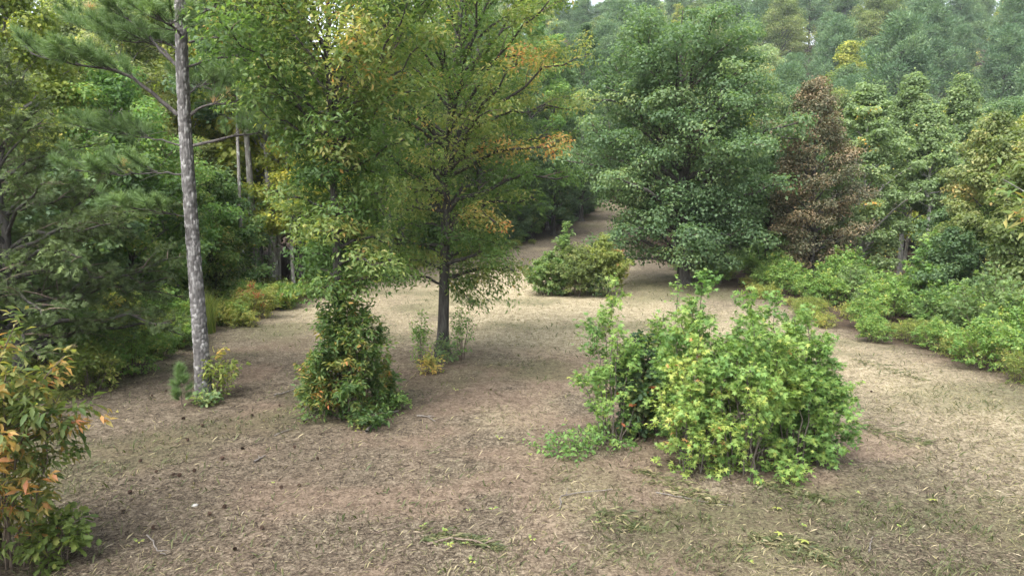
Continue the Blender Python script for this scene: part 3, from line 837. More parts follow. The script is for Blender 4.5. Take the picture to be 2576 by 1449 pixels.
# ------------------------------------------------------------------ broad leaved bush at the front left, and its neighbours
bl = (-5.62, 7.1, hz1(-5.62, 7.1))
r_ = add_shrub("leafy_bush", "large leaved bush turning orange and yellow at the front left corner", "bush", bl, 2.7, 1.0, 24, 'leaf', 'big', .130, .42, 71,
               hue=.37, per=8, step=.17, single=300, dome=.5, hj=.14, leafj=.14, droop=.5, sec=6,
               hue_fn=lambda o: .09 * (o[2] > 2.1) + .15 * (vn3(o, 1.6) > .6))
g = np.random.default_rng(72)      # the bough that reaches out to the right, and thin shoots above the bush
for a_, e_, hu in (((-.0, 0, 1.2), (1.15, .15, 1.62), .78), ((.1, 0, 1.9), (.55, -.1, 2.75), .35), ((-.3, 0, 1.9), (-.45, .1, 2.95), .66), ((-.6, .1, 1.9), (-.62, .2, 2.9), .6), ((.3, .1, 1.6), (.8, .2, 2.3), .7)):
    a_, e_ = np.array(a_, float), np.array(e_, float); m_ = (a_ + e_) / 2 + np.array([0, 0, .12]); p_ = bez(a_, m_, e_, 8)
    b_ = link("branch", Tubes().add(p_, .011, .004, 5).mesh("branch", M['twig']), r_)
    S = Sprays()
    for u in np.linspace(.4, 1, 9):
        S.add(p_[min(int(u * 7), 7)], nrm(e_ - a_ + g.normal(0, .35, 3)), hu + g.normal(0, .08))
    foliage(b_, 'leaf', M['big'], S.leaves(g, 7, .125, .42, tw=.16, jit=.04, droop=.6), "foliage")
x, y, z = -5.0, 7.2, hz1(-5.0, 7.2)
add_shrub("oak_seedling", "light green lobed oak seedling under the orange bush at the front left", "seedling", (x, y, z), .6, .25, 8, 'lobed', 'weed', .12, .62, 73, hue=.3, per=5, step=.16, single=90)

# plants round the pine's foot
x, y, z = spot(560, 1000)
add_shrub("creeper_sprout", "yellow green creeper with orange leaves climbing beside the pine's right foot", "creeper", (x, y, z), .95, .33, 9, 'leaf', 'weed', .10, .55, 81, hue=.5, per=5, step=.12, single=160, dome=.5,
          hue_fn=lambda o: .45 * (o[2] > .75) * (o[0] < .05))
x, y, z = spot(515, 1018)
add_shrub("seedling", "small clump of broad green leaves at the front of the pine's foot", "seedling", (x, y, z), .26, .24, 8, 'leaf', 'maple', .10, .7, 82, hue=.8, per=4, step=.1, single=40)

for px, py, H_, R_, tpl, mt, L_, hu, lab, sd2 in ((975, 1036, .5, .38, 'leaf', 'shrub', .08, .7, "bright green weeds at the right foot of the hickory sprouts", 431), (925, 1068, .3, .3, 'leaf', 'weed', .08, .5, "low yellow green leaves at the front foot of the hickory sprouts", 432), (815, 1052, .45, .4, 'leaf', 'sprout', .09, .5, "straggling bronze leaves at the left foot of the hickory sprouts", 433)):
    x, y, z = spot(px, py)
    add_shrub("weed_clump", lab, "weed", (x, y, z), H_, R_, 9, tpl, mt, L_, .5, sd2, hue=hu, per=6, step=.11, single=40, dome=.6, spread=.6)

def pine_seedling(px, py, H, label, seed, dens=1.0, wide=.5, hue=.5):
    g = np.random.default_rng(seed); x, y, z = spot(px, py)
    root = thing("pine_seedling", label, "pine seedling", (x, y, z))
    tr = np.column_stack([np.cumsum(g.normal(0, .01, 9)), np.cumsum(g.normal(0, .01, 9)), np.linspace(-.05, H, 9)])
    link("stem", Tubes().add(tr, .012, .004, 5).mesh("stem", M['twig']), root)
    S = Sprays(); tb = Tubes()
    for k in range(int(26 * dens)):
        s = g.uniform(.1, .95); o = np.array([np.interp(s * H, tr[:, 2], tr[:, 0]), np.interp(s * H, tr[:, 2], tr[:, 1]), s * H])
        a = g.uniform(0, 6.28); L = wide * H * (1.05 - s) * g.uniform(.5, 1)
        e = o + np.array([math.cos(a), math.sin(a), .55]) * L
        tb.add(np.array([o, (o + e) / 2, e]), .004, .002, 3)
        for u in (.5, .75, 1): S.add(o + (e - o) * u, nrm(e - o + np.array([0, 0, .3])), hue + g.normal(0, .08))
    for u in (.8, .9, 1): S.add(np.array([tr[-1, 0], tr[-1, 1], H * u]), np.array([0, 0, 1.]), hue)
    link("twigs", tb.mesh("twigs", M['twig']), root, kind='stuff')
    O, D, Hh = np.array(S.O), nrm(np.array(S.D)), np.array(S.h); n_ = len(O); L = .15 * g.uniform(.8, 1.15, n_)
    foliage(root, 'tuft', M['needle'], dict(P=O, D=D, N=nrm(g.normal(0, 1, (n_, 3))), L=L, W=L, h=np.clip(Hh, 0, .9)), "needles")
pine_seedling(460, 1022, .72, "thin sparse pine seedling just left of the big pine's foot", 83, .7, .32)
pine_seedling(772, 1030, .5, "small pine seedling left of the hickory sprouts", 86, .8, .4)
pine_seedling(262, 915, .85, "bushy soft green young pine at the edge of the left woods", 84, 2.2, .5, .55)
pine_seedling(2480, 905, 1.3, "soft green young pine among the weeds along the right edge", 85, 1.6, .4, .55)

# sprouts round the mid clearing hickory
for (px, py, H_, R_, tpl, mt, L_, hue_, lab, sd2) in (
    (1060, 915, 1.25, .20, 'leaf', 'shrub', .08, .62, "thin upright green sprout left of the dark hickory trunk", 91),
    (1163, 905, 1.35, .24, 'leaf', 'shrub', .075, .5, "feathery upright green sprout right of the dark hickory trunk", 92),
    (1085, 938, .40, .24, 'leaf', 'weed', .10, .8, "low yellow leaved sprout in front of the dark hickory trunk", 93),
    (1118, 912, .62, .38, 'leaf', 'maple', .085, .7, "low green weeds hugging the dark hickory trunk's foot", 94)):
    x, y, z = spot(px, py)
    add_shrub("sprout", lab, "sprout", (x, y, z), H_, R_, 8, tpl, mt, L_, .5, sd2, hue=hue_, per=5, step=.11, single=60, dome=.4)

# ------------------------------------------------------------------ tangled bush in the middle distance
x, y, z = spot(1405, 742)
add_shrub("honeysuckle_bush", "bright green honeysuckle mounding over the left side of the tangled bush", "bush", (x - .35, y, z), 1.75, 1.05, 22, 'quad', 'teal', .12, .55, 101, hue=.66, per=18, step=.12, dome=.55, hj=.1, stem_parts=False)
add_shrub("tangled_bush", "brown twiggy tangle of vines and bare stems in the middle distance", "bush", (x + .75, y - .1, z), 2.1, 1.45, 40, 'quad', 'olive', .10, .5, 102, hue=.36, per=13, step=.16, dome=.5, spread=.45, bark='twig', sec=6)
add_shrub("sapling", "small grey green sapling poking above the tangled bush", "sapling", (x + .35, y + .5, z), 2.95, .45, 6, 'quad', 'teal', .14, .5, 103, hue=.75, per=7, step=.14, dome=.4, low=.55)
add_shrub("sumac_shrub", "yellow green sumac with red autumn leaflets leaning out right of the tangled bush", "shrub", (x + 1.75, y + .1, z), 2.4, 1.2, 18, 'quad', 'sumac', .16, .34, 104, hue=.40, per=20, step=.13, dome=.45, low=.25, droop=.8,
          hue_fn=lambda o: .30 * (o[0] > .15) * (o[2] < 1.95) * (vn3(o, 2.5) > .6))
add_shrub("weed_clump", "dark green weeds at the right foot of the tangled bush", "weed", (x + 1.5, y - .5, z), .95, .55, 12, 'leaf', 'maple', .11, .6, 105, hue=.45, per=5, step=.14)

# ------------------------------------------------------------------ the big oak, right of the path
def oak():
    g = np.random.default_rng(111); x, y, z = spot(1718, 716)
    root = thing("oak_tree", "huge dark green oak with layered boughs standing right of the path", "oak tree", (x, y, z))
    def env(t, az):
        r = float(np.interp(t, [0, .05, .2, .32, .38, .48, .62, .74, .88, .96, 1], [.4, .78, .82, .70, .84, 1.0, 1.0, .90, .80, .66, .46]))
        return r * (1 + .16 * math.sin(2 * az + .6 + 4 * t) + .13 * math.sin(3 * az + 8 * t) + .07 * math.sin(7 * az))
    sk = skeleton(g, 11.9, .27, env, .07, 92, 4.2, elev=(4, 54), sec=7, step=.42, hue=.42, hj=.12, wob=.06, start=.2, sec_len=.36)
    S = both(sk[4].leaves(g, 5, .18, .62, tw=.42, jit=.17, droop=.35, hj=.14, flat=.55), puffs(g, sk[4].ends, 92, .66, .14, .70, nz=.32))
    plant_parts(root, sk, M['darkbark'], 'quad', M['oak'], S, sides=12)
oak()

# ------------------------------------------------------------------ cedars at the far left
def cedar(loc, H, Rr, label, seed, nl, base=.1, r0=.13, name="cedar_tree", step=.16, bark='darkbark'):
    g = np.random.default_rng(seed); root = thing(name, label, "cedar tree", loc)
    env = egg(.7, .3, 1.0, .2, seed)
    sk = skeleton(g, H, r0, env, base, nl, Rr, elev=(2, 50), sec=9, step=step, hue=.38, hj=.13, wob=.05, start=.2, sec_len=.3, tip_sag=.06)
    S = sk[4].leaves(g, 11, .155, .9, tw=.22, jit=.05, droop=.15, hj=.16, up=.5, side=.6)
    plant_parts(root, sk, M[bark], 'feather', M['cedar'], S, sides=10, twigmat=M['twig'])
x, y, z = spot(52, 985)
cedar((x, y, z), 6.6, 3.0, "dark feathery cedar with a grey forked trunk behind the orange bush", 121, 64)
cedar((-14.4, 18.5, hz1(-14.4, 18.5)), 7.2, 2.8, "taller dark cedar with dead lower branches at the far left of the woods", 122, 56)

# ------------------------------------------------------------------ trees whose kind one can tell, along both edges
def make_tree(name, label, cat, loc, H, Rr, nl, tpl, mat, L, wr, seed, base=.25, bark='greybark', r0=None, per=10, step=.5, hue=.42, hj=.12, env=None, elev=(15, 58), sec=6,
              jit=.14, droop=.35, group=None, limb_parts=True, leafj=.14, flat=.7, wob=.05, trunk=None, single=0, hue_fn=None, tw=.35, sec_len=.36, puff=None):
    g = np.random.default_rng(seed)
    root = thing(name, label, cat, loc, group)
    sk = skeleton(g, H, r0 or .011 * H + .03, env or egg(.5, .4, .8, .16, seed), base, nl, Rr, trunk=trunk, elev=elev, sec=sec, step=step, hue=hue, hj=hj, wob=wob, hue_fn=hue_fn, sec_len=sec_len)
    S = sk[4].leaves(g, per, L, wr, tw=tw, jit=jit, droop=droop, hj=leafj, flat=flat)
    if puff: S = both(S, puffs(g, sk[4].ends, puff[0], puff[1], L, wr, hj=leafj))
    plant_parts(root, sk, M[bark], tpl, M[mat], S, limb_parts=limb_parts, single=single, sides=9, limb_sides=5)
    return root

def edge_tree(name, label, cat, px, py, top, rad_px, **k):
    Y = k.pop('Y', None)
    if Y: p_ = at(px, py, Y); x, y, z = p_[0], Y, hz1(p_[0], Y)
    else: x, y, z = spot(px, py)
    H = CAM_Z + raydir(px, top)[2] / raydir(px, top)[1] * y - z
    return make_tree(name, label, cat, (x, y, z), H, rad_px / FPX * y, **k)

# right edge, front rank
edge_tree("oak_sapling", "small dark oak beside the big oak, its leaning black trunk showing", "tree", 1925, 700, 375, 78, nl=30, tpl='quad', mat='oak', L=.17, wr=.62, seed=131, base=.3, bark='darkbark', per=4, step=.36, hue=.42, puff=(60, .42))
edge_tree("rusty_tree", "rust brown tree with dying leaves between the big oak and the poplar", "tree", 2040, 706, 205, 106, Y=31, nl=60, tpl='quad', mat='rust', L=.115, wr=.5, seed=132, base=.12, bark='darkbark', per=9, step=.34, hue=.48, hj=.2, leafj=.2, droop=.7, puff=(66, .42), sec=7,
          env=egg(.6, .4, .8, .12, 3))
edge_tree("poplar_tree", "yellow flecked poplar with a pale lower trunk, nearest the weedy right edge", "poplar tree", 2162, 722, 215, 112, Y=33, nl=64, tpl='quad', mat='poplar', L=.12, wr=.9, seed=133, base=.10, bark='palebark', per=5, step=.42, hue=0.40, puff=(68, .34), sec=7, hj=.1,
          env=egg(.55, .45, .75, .12, 9), hue_fn=lambda o: .09 * (o[2] < 6) * (vn3(o, .9) > .45))
edge_tree("poplar_tree", "tall pale poplar behind the yellow flecked one, reaching highest", "poplar tree", 2262, 700, 192, 85, Y=37, nl=48, tpl='quad', mat='poplar', L=.12, wr=.9, seed=134, base=.35, bark='palebark', per=5, step=.42, hue=0.32, puff=(68, .34), sec=7)
edge_tree("poplar_tree", "poplar whose slender curved white trunk shows against dark woods", "poplar tree", 2330, 735, 265, 80, Y=34, nl=40, tpl='quad', mat='poplar', L=.12, wr=.9, seed=135, base=.5, bark='palebark', per=5, step=.42, hue=0.42, puff=(68, .34), sec=7, wob=.09)
edge_tree("poplar_tree", "slim grey green poplar top right of the white trunked one", "poplar tree", 2392, 700, 192, 75, Y=37, nl=42, tpl='quad', mat='poplar', L=.12, wr=.9, seed=136, base=.4, bark='palebark', per=5, step=.42, hue=0.34, puff=(68, .34), sec=7)
edge_tree("olive_oak", "broad olive tinted oak at the right woods edge above the dark shrubs", "oak tree", 2490, 800, 290, 125, nl=52, tpl='quad', mat='olive', L=.135, wr=.55, seed=137, base=.15, bark='darkbark', per=6, step=.36, hue=.45, hj=.14, puff=(70, .42))
edge_tree("olive_oak", "second olive oak half cut off at the right border", "oak tree", 2610, 850, 330, 120, nl=48, tpl='quad', mat='olive', L=.16, wr=.55, seed=138, base=.12, bark='darkbark', per=6, step=.34, hue=.42, puff=(46, .42))
# the near tree just outside on the right, one bough in view
x, y, z = 8.5, 8.8, hz1(8.5, 8.8)
rt = make_tree("chestnut_oak", "large leaved bough of a near tree poking in at the right border", "tree", (x, y, z), 7.2, 1.35, 26, 'leaf', 'hickory', .19, .42, 139, base=.5, bark='greybark', per=7, step=.24, hue=.45, jit=.06)
g = np.random.default_rng(140)
for e_, hu in (((-2.22, .15, 4.22 - z), .45), ((-1.95, -.1, 4.5 - z), .5), ((-1.85, .25, 3.85 - z), .72)):
    a_ = np.array([0, 0, 3.3 - z]); e_ = np.array(e_, float); p_ = bez(a_, (a_ + e_) / 2 + np.array([-.3, 0, -.05]), e_, 8)
    b_ = link("limb", Tubes().add(p_, .03, .006, 5).mesh("limb", M['greybark']), rt)
    S = Sprays()
    for u in np.linspace(.62, 1, 12):
        S.add(p_[min(int(u * 7), 7)], nrm(e_ - a_ + g.normal(0, 1.1, 3)), hu + g.normal(0, .08))
    foliage(b_, 'leaf', M['hickory'], S.leaves(g, 6, .16, .42, tw=.25, jit=.06, droop=.3), "foliage")

# maples leaning over the far path
edge_tree("maple_tree", "blue green maple with a dark trunk at the left mouth of the far path", "maple tree", 1392, 592, 95, 92, nl=50, tpl='quad', mat='maple', L=.21, wr=.8, seed=141, base=.07, bark='darkbark', per=4, step=.5, hue=.5, puff=(46, .6), r0=.2)
edge_tree("maple_tree", "tall maple behind the dark trunked one, overhanging the far path", "maple tree", 1462, 556, 60, 85, nl=50, tpl='quad', mat='maple', L=.21, wr=.8, seed=142, base=.07, bark='darkbark', per=4, step=.56, hue=.42, puff=(46, .6))
edge_tree("maple_tree", "farthest maple darkening the end of the path", "maple tree", 1522, 536, 120, 70, nl=46, tpl='quad', mat='maple', L=.21, wr=.8, seed=143, base=.07, bark='darkbark', per=4, step=.6, hue=.38, puff=(46, .6))
# tall trees that close the sky between and behind the two hickories
edge_tree("oak_tree", "tall oak behind the gap between the two clearing hickories", "oak tree", 1010, 668, -260, 190, nl=50, tpl='quad', mat='hickory', L=.20, wr=.5, seed=144, base=.2, bark='darkbark', per=4, step=.5, hue=.40, puff=(70, .8))
edge_tree("oak_tree", "tall grey green oak rising behind the dark trunked hickory", "oak tree", 1210, 628, -130, 165, nl=50, tpl='quad', mat='oak', L=.21, wr=.65, seed=145, base=.2, bark='darkbark', per=4, step=.5, hue=.55, puff=(42, .7))
edge_tree("maple_tree", "light green maple whose top shows right of the dark trunked hickory", "maple tree", 1335, 602, -10, 110, nl=46, tpl='quad', mat='shrub', L=.21, wr=.75, seed=146, base=.2, bark='darkbark', per=4, step=.5, hue=.5, puff=(54, .6))
make_tree("maple_tree", "pale yellow green maple catching light at the top left corner", "maple tree", (-14.6, 21.0, hz1(-14.6, 21.0)), 11.0, 2.7, 44, 'quad', 'yellow', .13, .75, 147, base=.3, per=5, step=.45, hue=.16, puff=(84, .5))
make_tree("maple_tree", "bushy mid green maple between the cedars and the big pine", "maple tree", (-12.6, 22.0, hz1(-12.6, 22.0)), 8.2, 2.6, 44, 'quad', 'shrub', .125, .6, 148, base=.15, per=6, step=.42, hue=.45, puff=(84, .5))
make_tree("oak_tree", "olive brown oak high behind the pine's left boughs", "oak tree", (-15.2, 27.5, hz1(-15.2, 27.5)), 12.5, 3.2, 44, 'quad', 'olive', .14, .55, 149, base=.25, per=5, step=.45, hue=.5, puff=(80, .55))
# slender trunks that show inside the left woods
for px, Y_, r_, lab, sd2 in [
    (700, 29.0, .10, "slender grey trunked tree standing left of the yellow maple", 161), (738, 27.5, .085, "thin trunked tree just left of the yellow maple's stem", 162),
    (612, 26.5, .09, "slim bare trunked tree between the pine and the lichened oak", 163), (965, 36.0, .12, "straight grey trunked tree seen between both clearing hickories", 164)]:
    edge_tree("forest_tree", lab, "tree", px, 740, -160, 90, Y=Y_, nl=22, tpl='quad', mat='hickory', L=.15, wr=.5, seed=sd2, base=.62, bark='greybark', per=5, step=.4, hue=.4, r0=r_, puff=(40, .5))
# left woods, front rank
edge_tree("maple_tree", "yellow leaved maple standing inside the dark left woods", "maple tree", 762, 742, 300, 110, nl=34, tpl='quad', mat='yellow', L=.15, wr=.75, seed=151, base=.32, bark='darkbark', per=5, step=.40, hue=.4, puff=(40, .40))
edge_tree("oak_tree", "grey lichened oak trunk rising bare inside the left woods", "oak tree", 648, 740, -200, 150, nl=40, tpl='quad', mat='oak', L=.19, wr=.65, seed=152, base=.5, bark='greybark', puff=(50, .6), per=4, step=.45, hue=.4, r0=.17)
edge_tree("sourwood_tree", "small tree with large bright green leaves right of the big pine", "tree", 590, 752, 430, 75, nl=22, tpl='leaf', mat='maple', L=.22, wr=.5, seed=153, base=.25, bark='darkbark', per=8, step=.34, hue=.62, droop=.7)
edge_tree("oak_sapling", "grey olive understory oak close behind the pine trunk", "tree", 545, 770, 560, 80, nl=24, tpl='quad', mat='olive', L=.13, wr=.35, seed=154, base=.2, bark='darkbark', per=12, step=.28, hue=.42, droop=.7)
edge_tree("oak_tree", "olive leaved oak behind the pine at mid height", "oak tree", 520, 745, 330, 95, nl=30, tpl='quad', mat='olive', L=.16, wr=.4, seed=155, base=.35, bark='darkbark', per=14, step=.36, hue=.45, droop=.7)
edge_tree("sapling", "thin dark stemmed sapling left of the pine in deep shade", "tree", 398, 770, 520, 60, nl=20, tpl='quad', mat='maple', L=.15, wr=.5, seed=156, base=.4, bark='darkbark', per=9, step=.3, hue=.35)
edge_tree("hickory_tree", "leafy green hickory in the woods behind the slender clearing hickory", "tree", 985, 700, 60, 120, nl=42, tpl='leaf', mat='hickory', L=.17, wr=.42, seed=157, base=.25, bark='darkbark', per=11, step=.4, hue=.32)
edge_tree("oak_tree", "tall oak behind the slender hickory with sunlit yellow top", "oak tree", 690, 735, -250, 170, nl=44, tpl='quad', mat='hickory', L=.19, wr=.5, seed=158, base=.42, bark='greybark', puff=(50, .6), per=5, step=.48, hue=.50)

# ------------------------------------------------------------------ prototypes for the woods behind, copied as separate trees
protos = {}
def proto(key, name, cat, H, Rr, nl, tpl, mat, L, wr, seed, **k):
    r = make_tree(name, "prototype", cat, (0, 0, 0), H, Rr, nl, tpl, mat, L, wr, seed, limb_parts=False, **k)
    protos[key] = [r, H, False]
proto('oak', "oak_tree", "oak tree", 14, 3.8, 48, 'quad', 'oak', .20, .7, 201, base=.25, per=5, step=.6, bark='greybark', jit=.2, puff=(112, 1.15), sec=4, env=egg(.55, .45, .5, .16, 21))
proto('oak2', "oak_tree", "oak tree", 15, 4.0, 46, 'quad', 'olive', .20, .62, 202, base=.35, per=5, step=.62, bark='darkbark', jit=.2, hue=.35, puff=(112, 1.15), sec=4, env=egg(.55, .45, .5, .16, 21))
proto('maple', "maple_tree", "maple tree", 13, 3.4, 46, 'quad', 'maple', .19, .8, 203, base=.2, per=5, step=.56, bark='greybark', jit=.18, puff=(112, 1.05), sec=4, env=egg(.6, .42, .55, .16, 22))
proto('maple2', "maple_tree", "maple tree", 11, 3.2, 42, 'quad', 'shrub', .19, .8, 204, base=.15, per=5, step=.56, bark='greybark', jit=.18, hue=.45, puff=(104, 1.0), sec=4, env=egg(.6, .42, .5, .18, 23))
proto('pale', "poplar_tree", "poplar tree", 13, 3.1, 44, 'quad', 'poplar', .20, .8, 209, base=.2, per=4, step=.56, bark='palebark', hue=.55, puff=(84, .9), sec=4, env=egg(.6, .45, .55, .16, 24))
proto('yellow', "poplar_tree", "poplar tree", 14, 2.9, 42, 'quad', 'yellow', .25, .85, 205, base=.2, per=3, step=.56, bark='palebark', hue=.32, env=egg(.5, .35, 1.1, .12, 5), puff=(60, .95), sec=4)
proto('rusty', "rusty_tree", "tree", 12, 3.0, 38, 'quad', 'rust', .25, .6, 206, base=.2, per=3, step=.6, bark='darkbark', hue=.5, puff=(60, .95), sec=4)
proto('under', "understory_tree", "tree", 7, 2.4, 32, 'quad', 'hickory', .19, .55, 207, base=.12, per=5, step=.42, bark='darkbark', hue=.30, puff=(50, .5))
proto('under2', "understory_tree", "tree", 6, 2.3, 30, 'quad', 'maple', .18, .7, 208, base=.12, per=5, step=.42, bark='darkbark', hue=.45, puff=(50, .5))
def far_pine(key, seed, H, Rr, hue):
    g = np.random.default_rng(seed); root = thing("pine_tree", "prototype", "pine tree", (0, 0, 0))
    sk = skeleton(g, H, .2, egg(.6, .36, .42, .2, seed), .32, 46, Rr, elev=(5, 50), sec=4, step=.6, hue=hue, hj=.14, start=.35)
    E = sk[4].ends; S = puffs(g, E, 64, .85, .36, .30, flat=.8, hj=.1, out=1.0, nz=.28)
    S['D'] = nrm(S['P'] - np.repeat(np.array([e[0] for e in E]), 64, 0) + np.array([0, 0, .35]) + g.normal(0, .2, S['P'].shape))
    plant_parts(root, sk, M['darkbark'], 'quad', M['farpine'], S, limb_parts=False, sides=7)
    protos[key] = [root, H, False]
far_pine('pine', 211, 16, 2.9, .5)
far_pine('pine2', 212, 15, 2.5, .62)

def put(key, x, y, s, rz, label, group, sz=None):
    p = protos[key]; loc = (x, y, hz1(x, y) - .05)
    sc = (s, s, s * (sz or 1))
    if not p[2]:
        r = p[0]; p[2] = True
        r.location = loc; r.rotation_euler = (0, 0, rz); r.scale = sc; r['label'] = label; r['group'] = group
    else:
        r = dup(p[0], loc, rz, sc, label, group)
    AUTO.append((r, group, KIND[key], None, x, y))
    return r

AUTO = []
KIND = {'oak': "dark green oak", 'oak2': "olive green oak", 'maple': "blue green maple", 'maple2': "mid green maple", 'pale': "pale green poplar", 'yellow': "yellowing poplar", 'rusty': "rust brown tree",
        'under': "low yellowish understory tree", 'under2': "low green understory tree", 'pine': "bushy needled pine", 'pine2': "light green pine"}
def scatter(n, region, spacing, weights, where, group, seed, smin=.8, smax=1.15, ok=None, avoid=(), top=None):
    g = np.random.default_rng(seed); pts = list(avoid); keys = list(weights); w = np.array([weights[k] for k in keys]); w = w / w.sum(); c = 0
    for _ in range(n * 60):
        if c >= n: break
        x, y = region(g)
        if ok is not None and not ok(x, y): continue
        sp = spacing(y) if callable(spacing) else spacing
        if any((x - a) ** 2 + (y - b) ** 2 < sp * sp for a, b in pts): continue
        pts.append((x, y)); c += 1
        k = keys[g.choice(len(keys), p=w)]
        sc = g.uniform(smin, smax)
        if top is not None:      # no higher than the photograph's woods here
            sc = min(sc, max(.4, (CAM_Z + y * (494 - g.uniform(*top)) / FPX - hz1(x, y)) / protos[k][1]))
        put(k, x, y, sc, g.uniform(0, 6.28), f"{KIND[k]} {where}", group, g.uniform(.92, 1.02))

# left woods: front rank low, then tall trees
def reg_left(g):
    y = g.uniform(15, 66); return edge_left(y) - g.uniform(2.2, 5.5), y
scatter(20, reg_left, 2.3, {'under': .55, 'under2': .45}, "along the shaded front of the left woods", "understory trees of the left woods", 301, .65, 1.0, ok=lambda x, y: not (590 < 1288 + FPX * x / y < 800))
def reg_left2(g):
    y = g.uniform(17, 76); return edge_left(y) - g.uniform(4.0, 20), y
scatter(54, reg_left2, 3.1, {'oak': .14, 'oak2': .22, 'maple': .12, 'maple2': .26, 'pale': .12, 'yellow': .12, 'pine': .02}, "deep in the left woods", "trees of the left woods", 302, .85, 1.15, ok=lambda x, y: not (y < 31 and 1288 + FPX * x / y < 800) and 1288 + FPX * x / y > -260)
def reg_pathlow(g):
    y = g.uniform(48, 100); return edge_left(y) - g.uniform(.8, 4), y
scatter(20, reg_pathlow, 2.2, {'under2': .7, 'under': .3}, "left of the far path opening", "trees beside the far path", 309, .45, .75)
# woods that close the view behind the path
def reg_mid(g):
    y = g.uniform(54, 104); return g.uniform(-8, edge_left(y) - 1.5), y
scatter(24, reg_mid, 3.0, {'maple': .6, 'oak': .3, 'maple2': .1}, "left of the far path opening", "trees beside the far path", 303, .75, 1.1)
def reg_path_r(g):
    y = g.uniform(40, 112); return edge_right(y) + g.uniform(1.5, 16), y
scatter(34, reg_path_r, 3.2, {'oak': .4, 'maple': .35, 'oak2': .15, 'rusty': .05, 'yellow': .05}, "behind the big oak, right of the far path", "trees right of the far path", 304, .7, 1.0, top=(120, 260), ok=lambda x, y: y > 46 or 1288 + FPX * x / y < 1800)
def reg_end(g): return g.uniform(4, 26), g.uniform(108, 124)
scatter(18, reg_end, 3.4, {'maple': .5, 'oak': .5}, "closing off the far end of the path", "trees at the end of the path", 305, .8, 1.1)
# right woods behind the poplars
def reg_right(g):
    y = g.uniform(36, 84); return g.uniform(edge_right(y) + 6, .76 * y + 3), y
scatter(58, reg_right, 3.4, {'oak': .25, 'oak2': .2, 'maple': .2, 'maple2': .15, 'yellow': .08, 'under': .12}, "in the right woods below the hillside", "trees of the right woods", 306, .62, 1.0, top=(230, 330), ok=lambda x, y: y > 47 or not 1850 < 1288 + FPX * x / y < 2420)
def reg_right_low(g):
    y = g.uniform(24, 38); return g.uniform(edge_right(y) + 4.5, .8 * y + 3), y
scatter(22, reg_right_low, 2.0, {'under2': .7, 'under': .3}, "in the shade under the right poplars", "understory trees of the right woods", 307, .5, .8, ok=lambda x, y: 1288 + FPX * x / y > 2390, top=(470, 560))
# the hillside
def reg_hill(g):
    y = math.sqrt(g.uniform(95 ** 2, 285 ** 2)); return g.uniform(-14, .80 * y + 12), y
scatter(270, reg_hill, lambda y: 5.6 + .025 * y, {'pine': .24, 'pine2': .12, 'oak': .13, 'maple': .09, 'maple2': .13, 'pale': .12, 'yellow': .06, 'oak2': .09, 'rusty': .02}, "on the hazy forested hillside", "trees on the hazy hillside", 308, .9, 1.75,
        ok=lambda x, y: not (y < 126 and edge_left(y) - 1 < x < edge_right(y) + 1))

# ------------------------------------------------------------------ shrubs and weeds along the edges
shp = {}
def shproto(key, name, cat, *a, **k):
    shp[key] = [add_shrub(name, "prototype", cat, (0, 0, 0), *a, stem_parts=False, **k), False]
shproto('green', "edge_shrub", "shrub", 1.7, 1.0, 20, 'quad', 'shrub', .105, .6, 401, hue=.66, per=11, step=.17)
shproto('teal', "edge_shrub", "shrub", 1.9, 1.1, 20, 'star', 'teal', .115, .95, 402, hue=.72, per=5, step=.17)
shproto('weedy', "weed_clump", "weed", 1.0, .8, 26, 'quad', 'weed', .10, .3, 403, hue=.5, per=8, step=.15, dome=.3, spread=.7)
shproto('goldy', "weed_clump", "weed", .8, .65, 22, 'quad', 'weed', .085, .45, 404, hue=.62, per=8, step=.13, dome=.4, spread=.6)
shproto('sprig', "edge_shrub", "shrub", 2.4, .8, 12, 'star', 'sweetgum', .15, .95, 405, hue=.40, per=5, step=.17, dome=.7)
def put_shrub(key, x, y, s, rz, label, group, sz=1.0):
    p = shp[key]; loc = (x, y, hz1(x, y) - .02); sc = (s, s, s * sz)
    if not p[1]:
        r = p[0]; p[1] = True; r.location = loc; r.rotation_euler = (0, 0, rz); r.scale = sc; r['label'] = label; r['group'] = group
    else: r = dup(p[0], loc, rz, sc, label, group)
    AUTO.append((r, group, SK[key], label[len(SK[key]) + 1:], x, y))
SK = {'green': "rounded mid green shrub", 'teal': "star leaved shrub", 'weedy': "narrow leaved weed clump", 'goldy': "small yellowing weed clump", 'sprig': "upright light green shrub"}
g = np.random.default_rng(410)
for row, (off, kinds, s0, s1, sp) in enumerate((((-.2, 1.2), ('goldy', 'weedy', 'goldy', 'weedy', 'green'), .3, .75, .9), ((.9, 2.2), ('weedy', 'green', 'goldy', 'green', 'weedy'), .45, .9, 1.0), ((2.3, 3.8), ('green', 'teal', 'sprig', 'green'), .6, .95, 1.3), ((3.8, 6.5), ('teal', 'green', 'teal', 'sprig'), .85, 1.3, 1.7), ((3.2, 5.2), ('green', 'teal', 'green', 'sprig'), .7, 1.15, 1.2))):
    y = 11.0
    while y < 40:
        k = kinds[g.integers(len(kinds))]
        x = float(edge_right(y)) + g.uniform(*off)
        where = ("low on the right bank", "on the lower right bank", "halfway up the right bank", "atop the right bank", "behind the right bank")[row]
        put_shrub(k, x, y, g.uniform(s0, s1), g.uniform(0, 6.28), f"{SK[k]} {where}", "shrubs and weeds of the right bank", g.uniform(.8, 1.1))
        y += sp * g.uniform(.75, 1.3) * (1 + .02 * y)
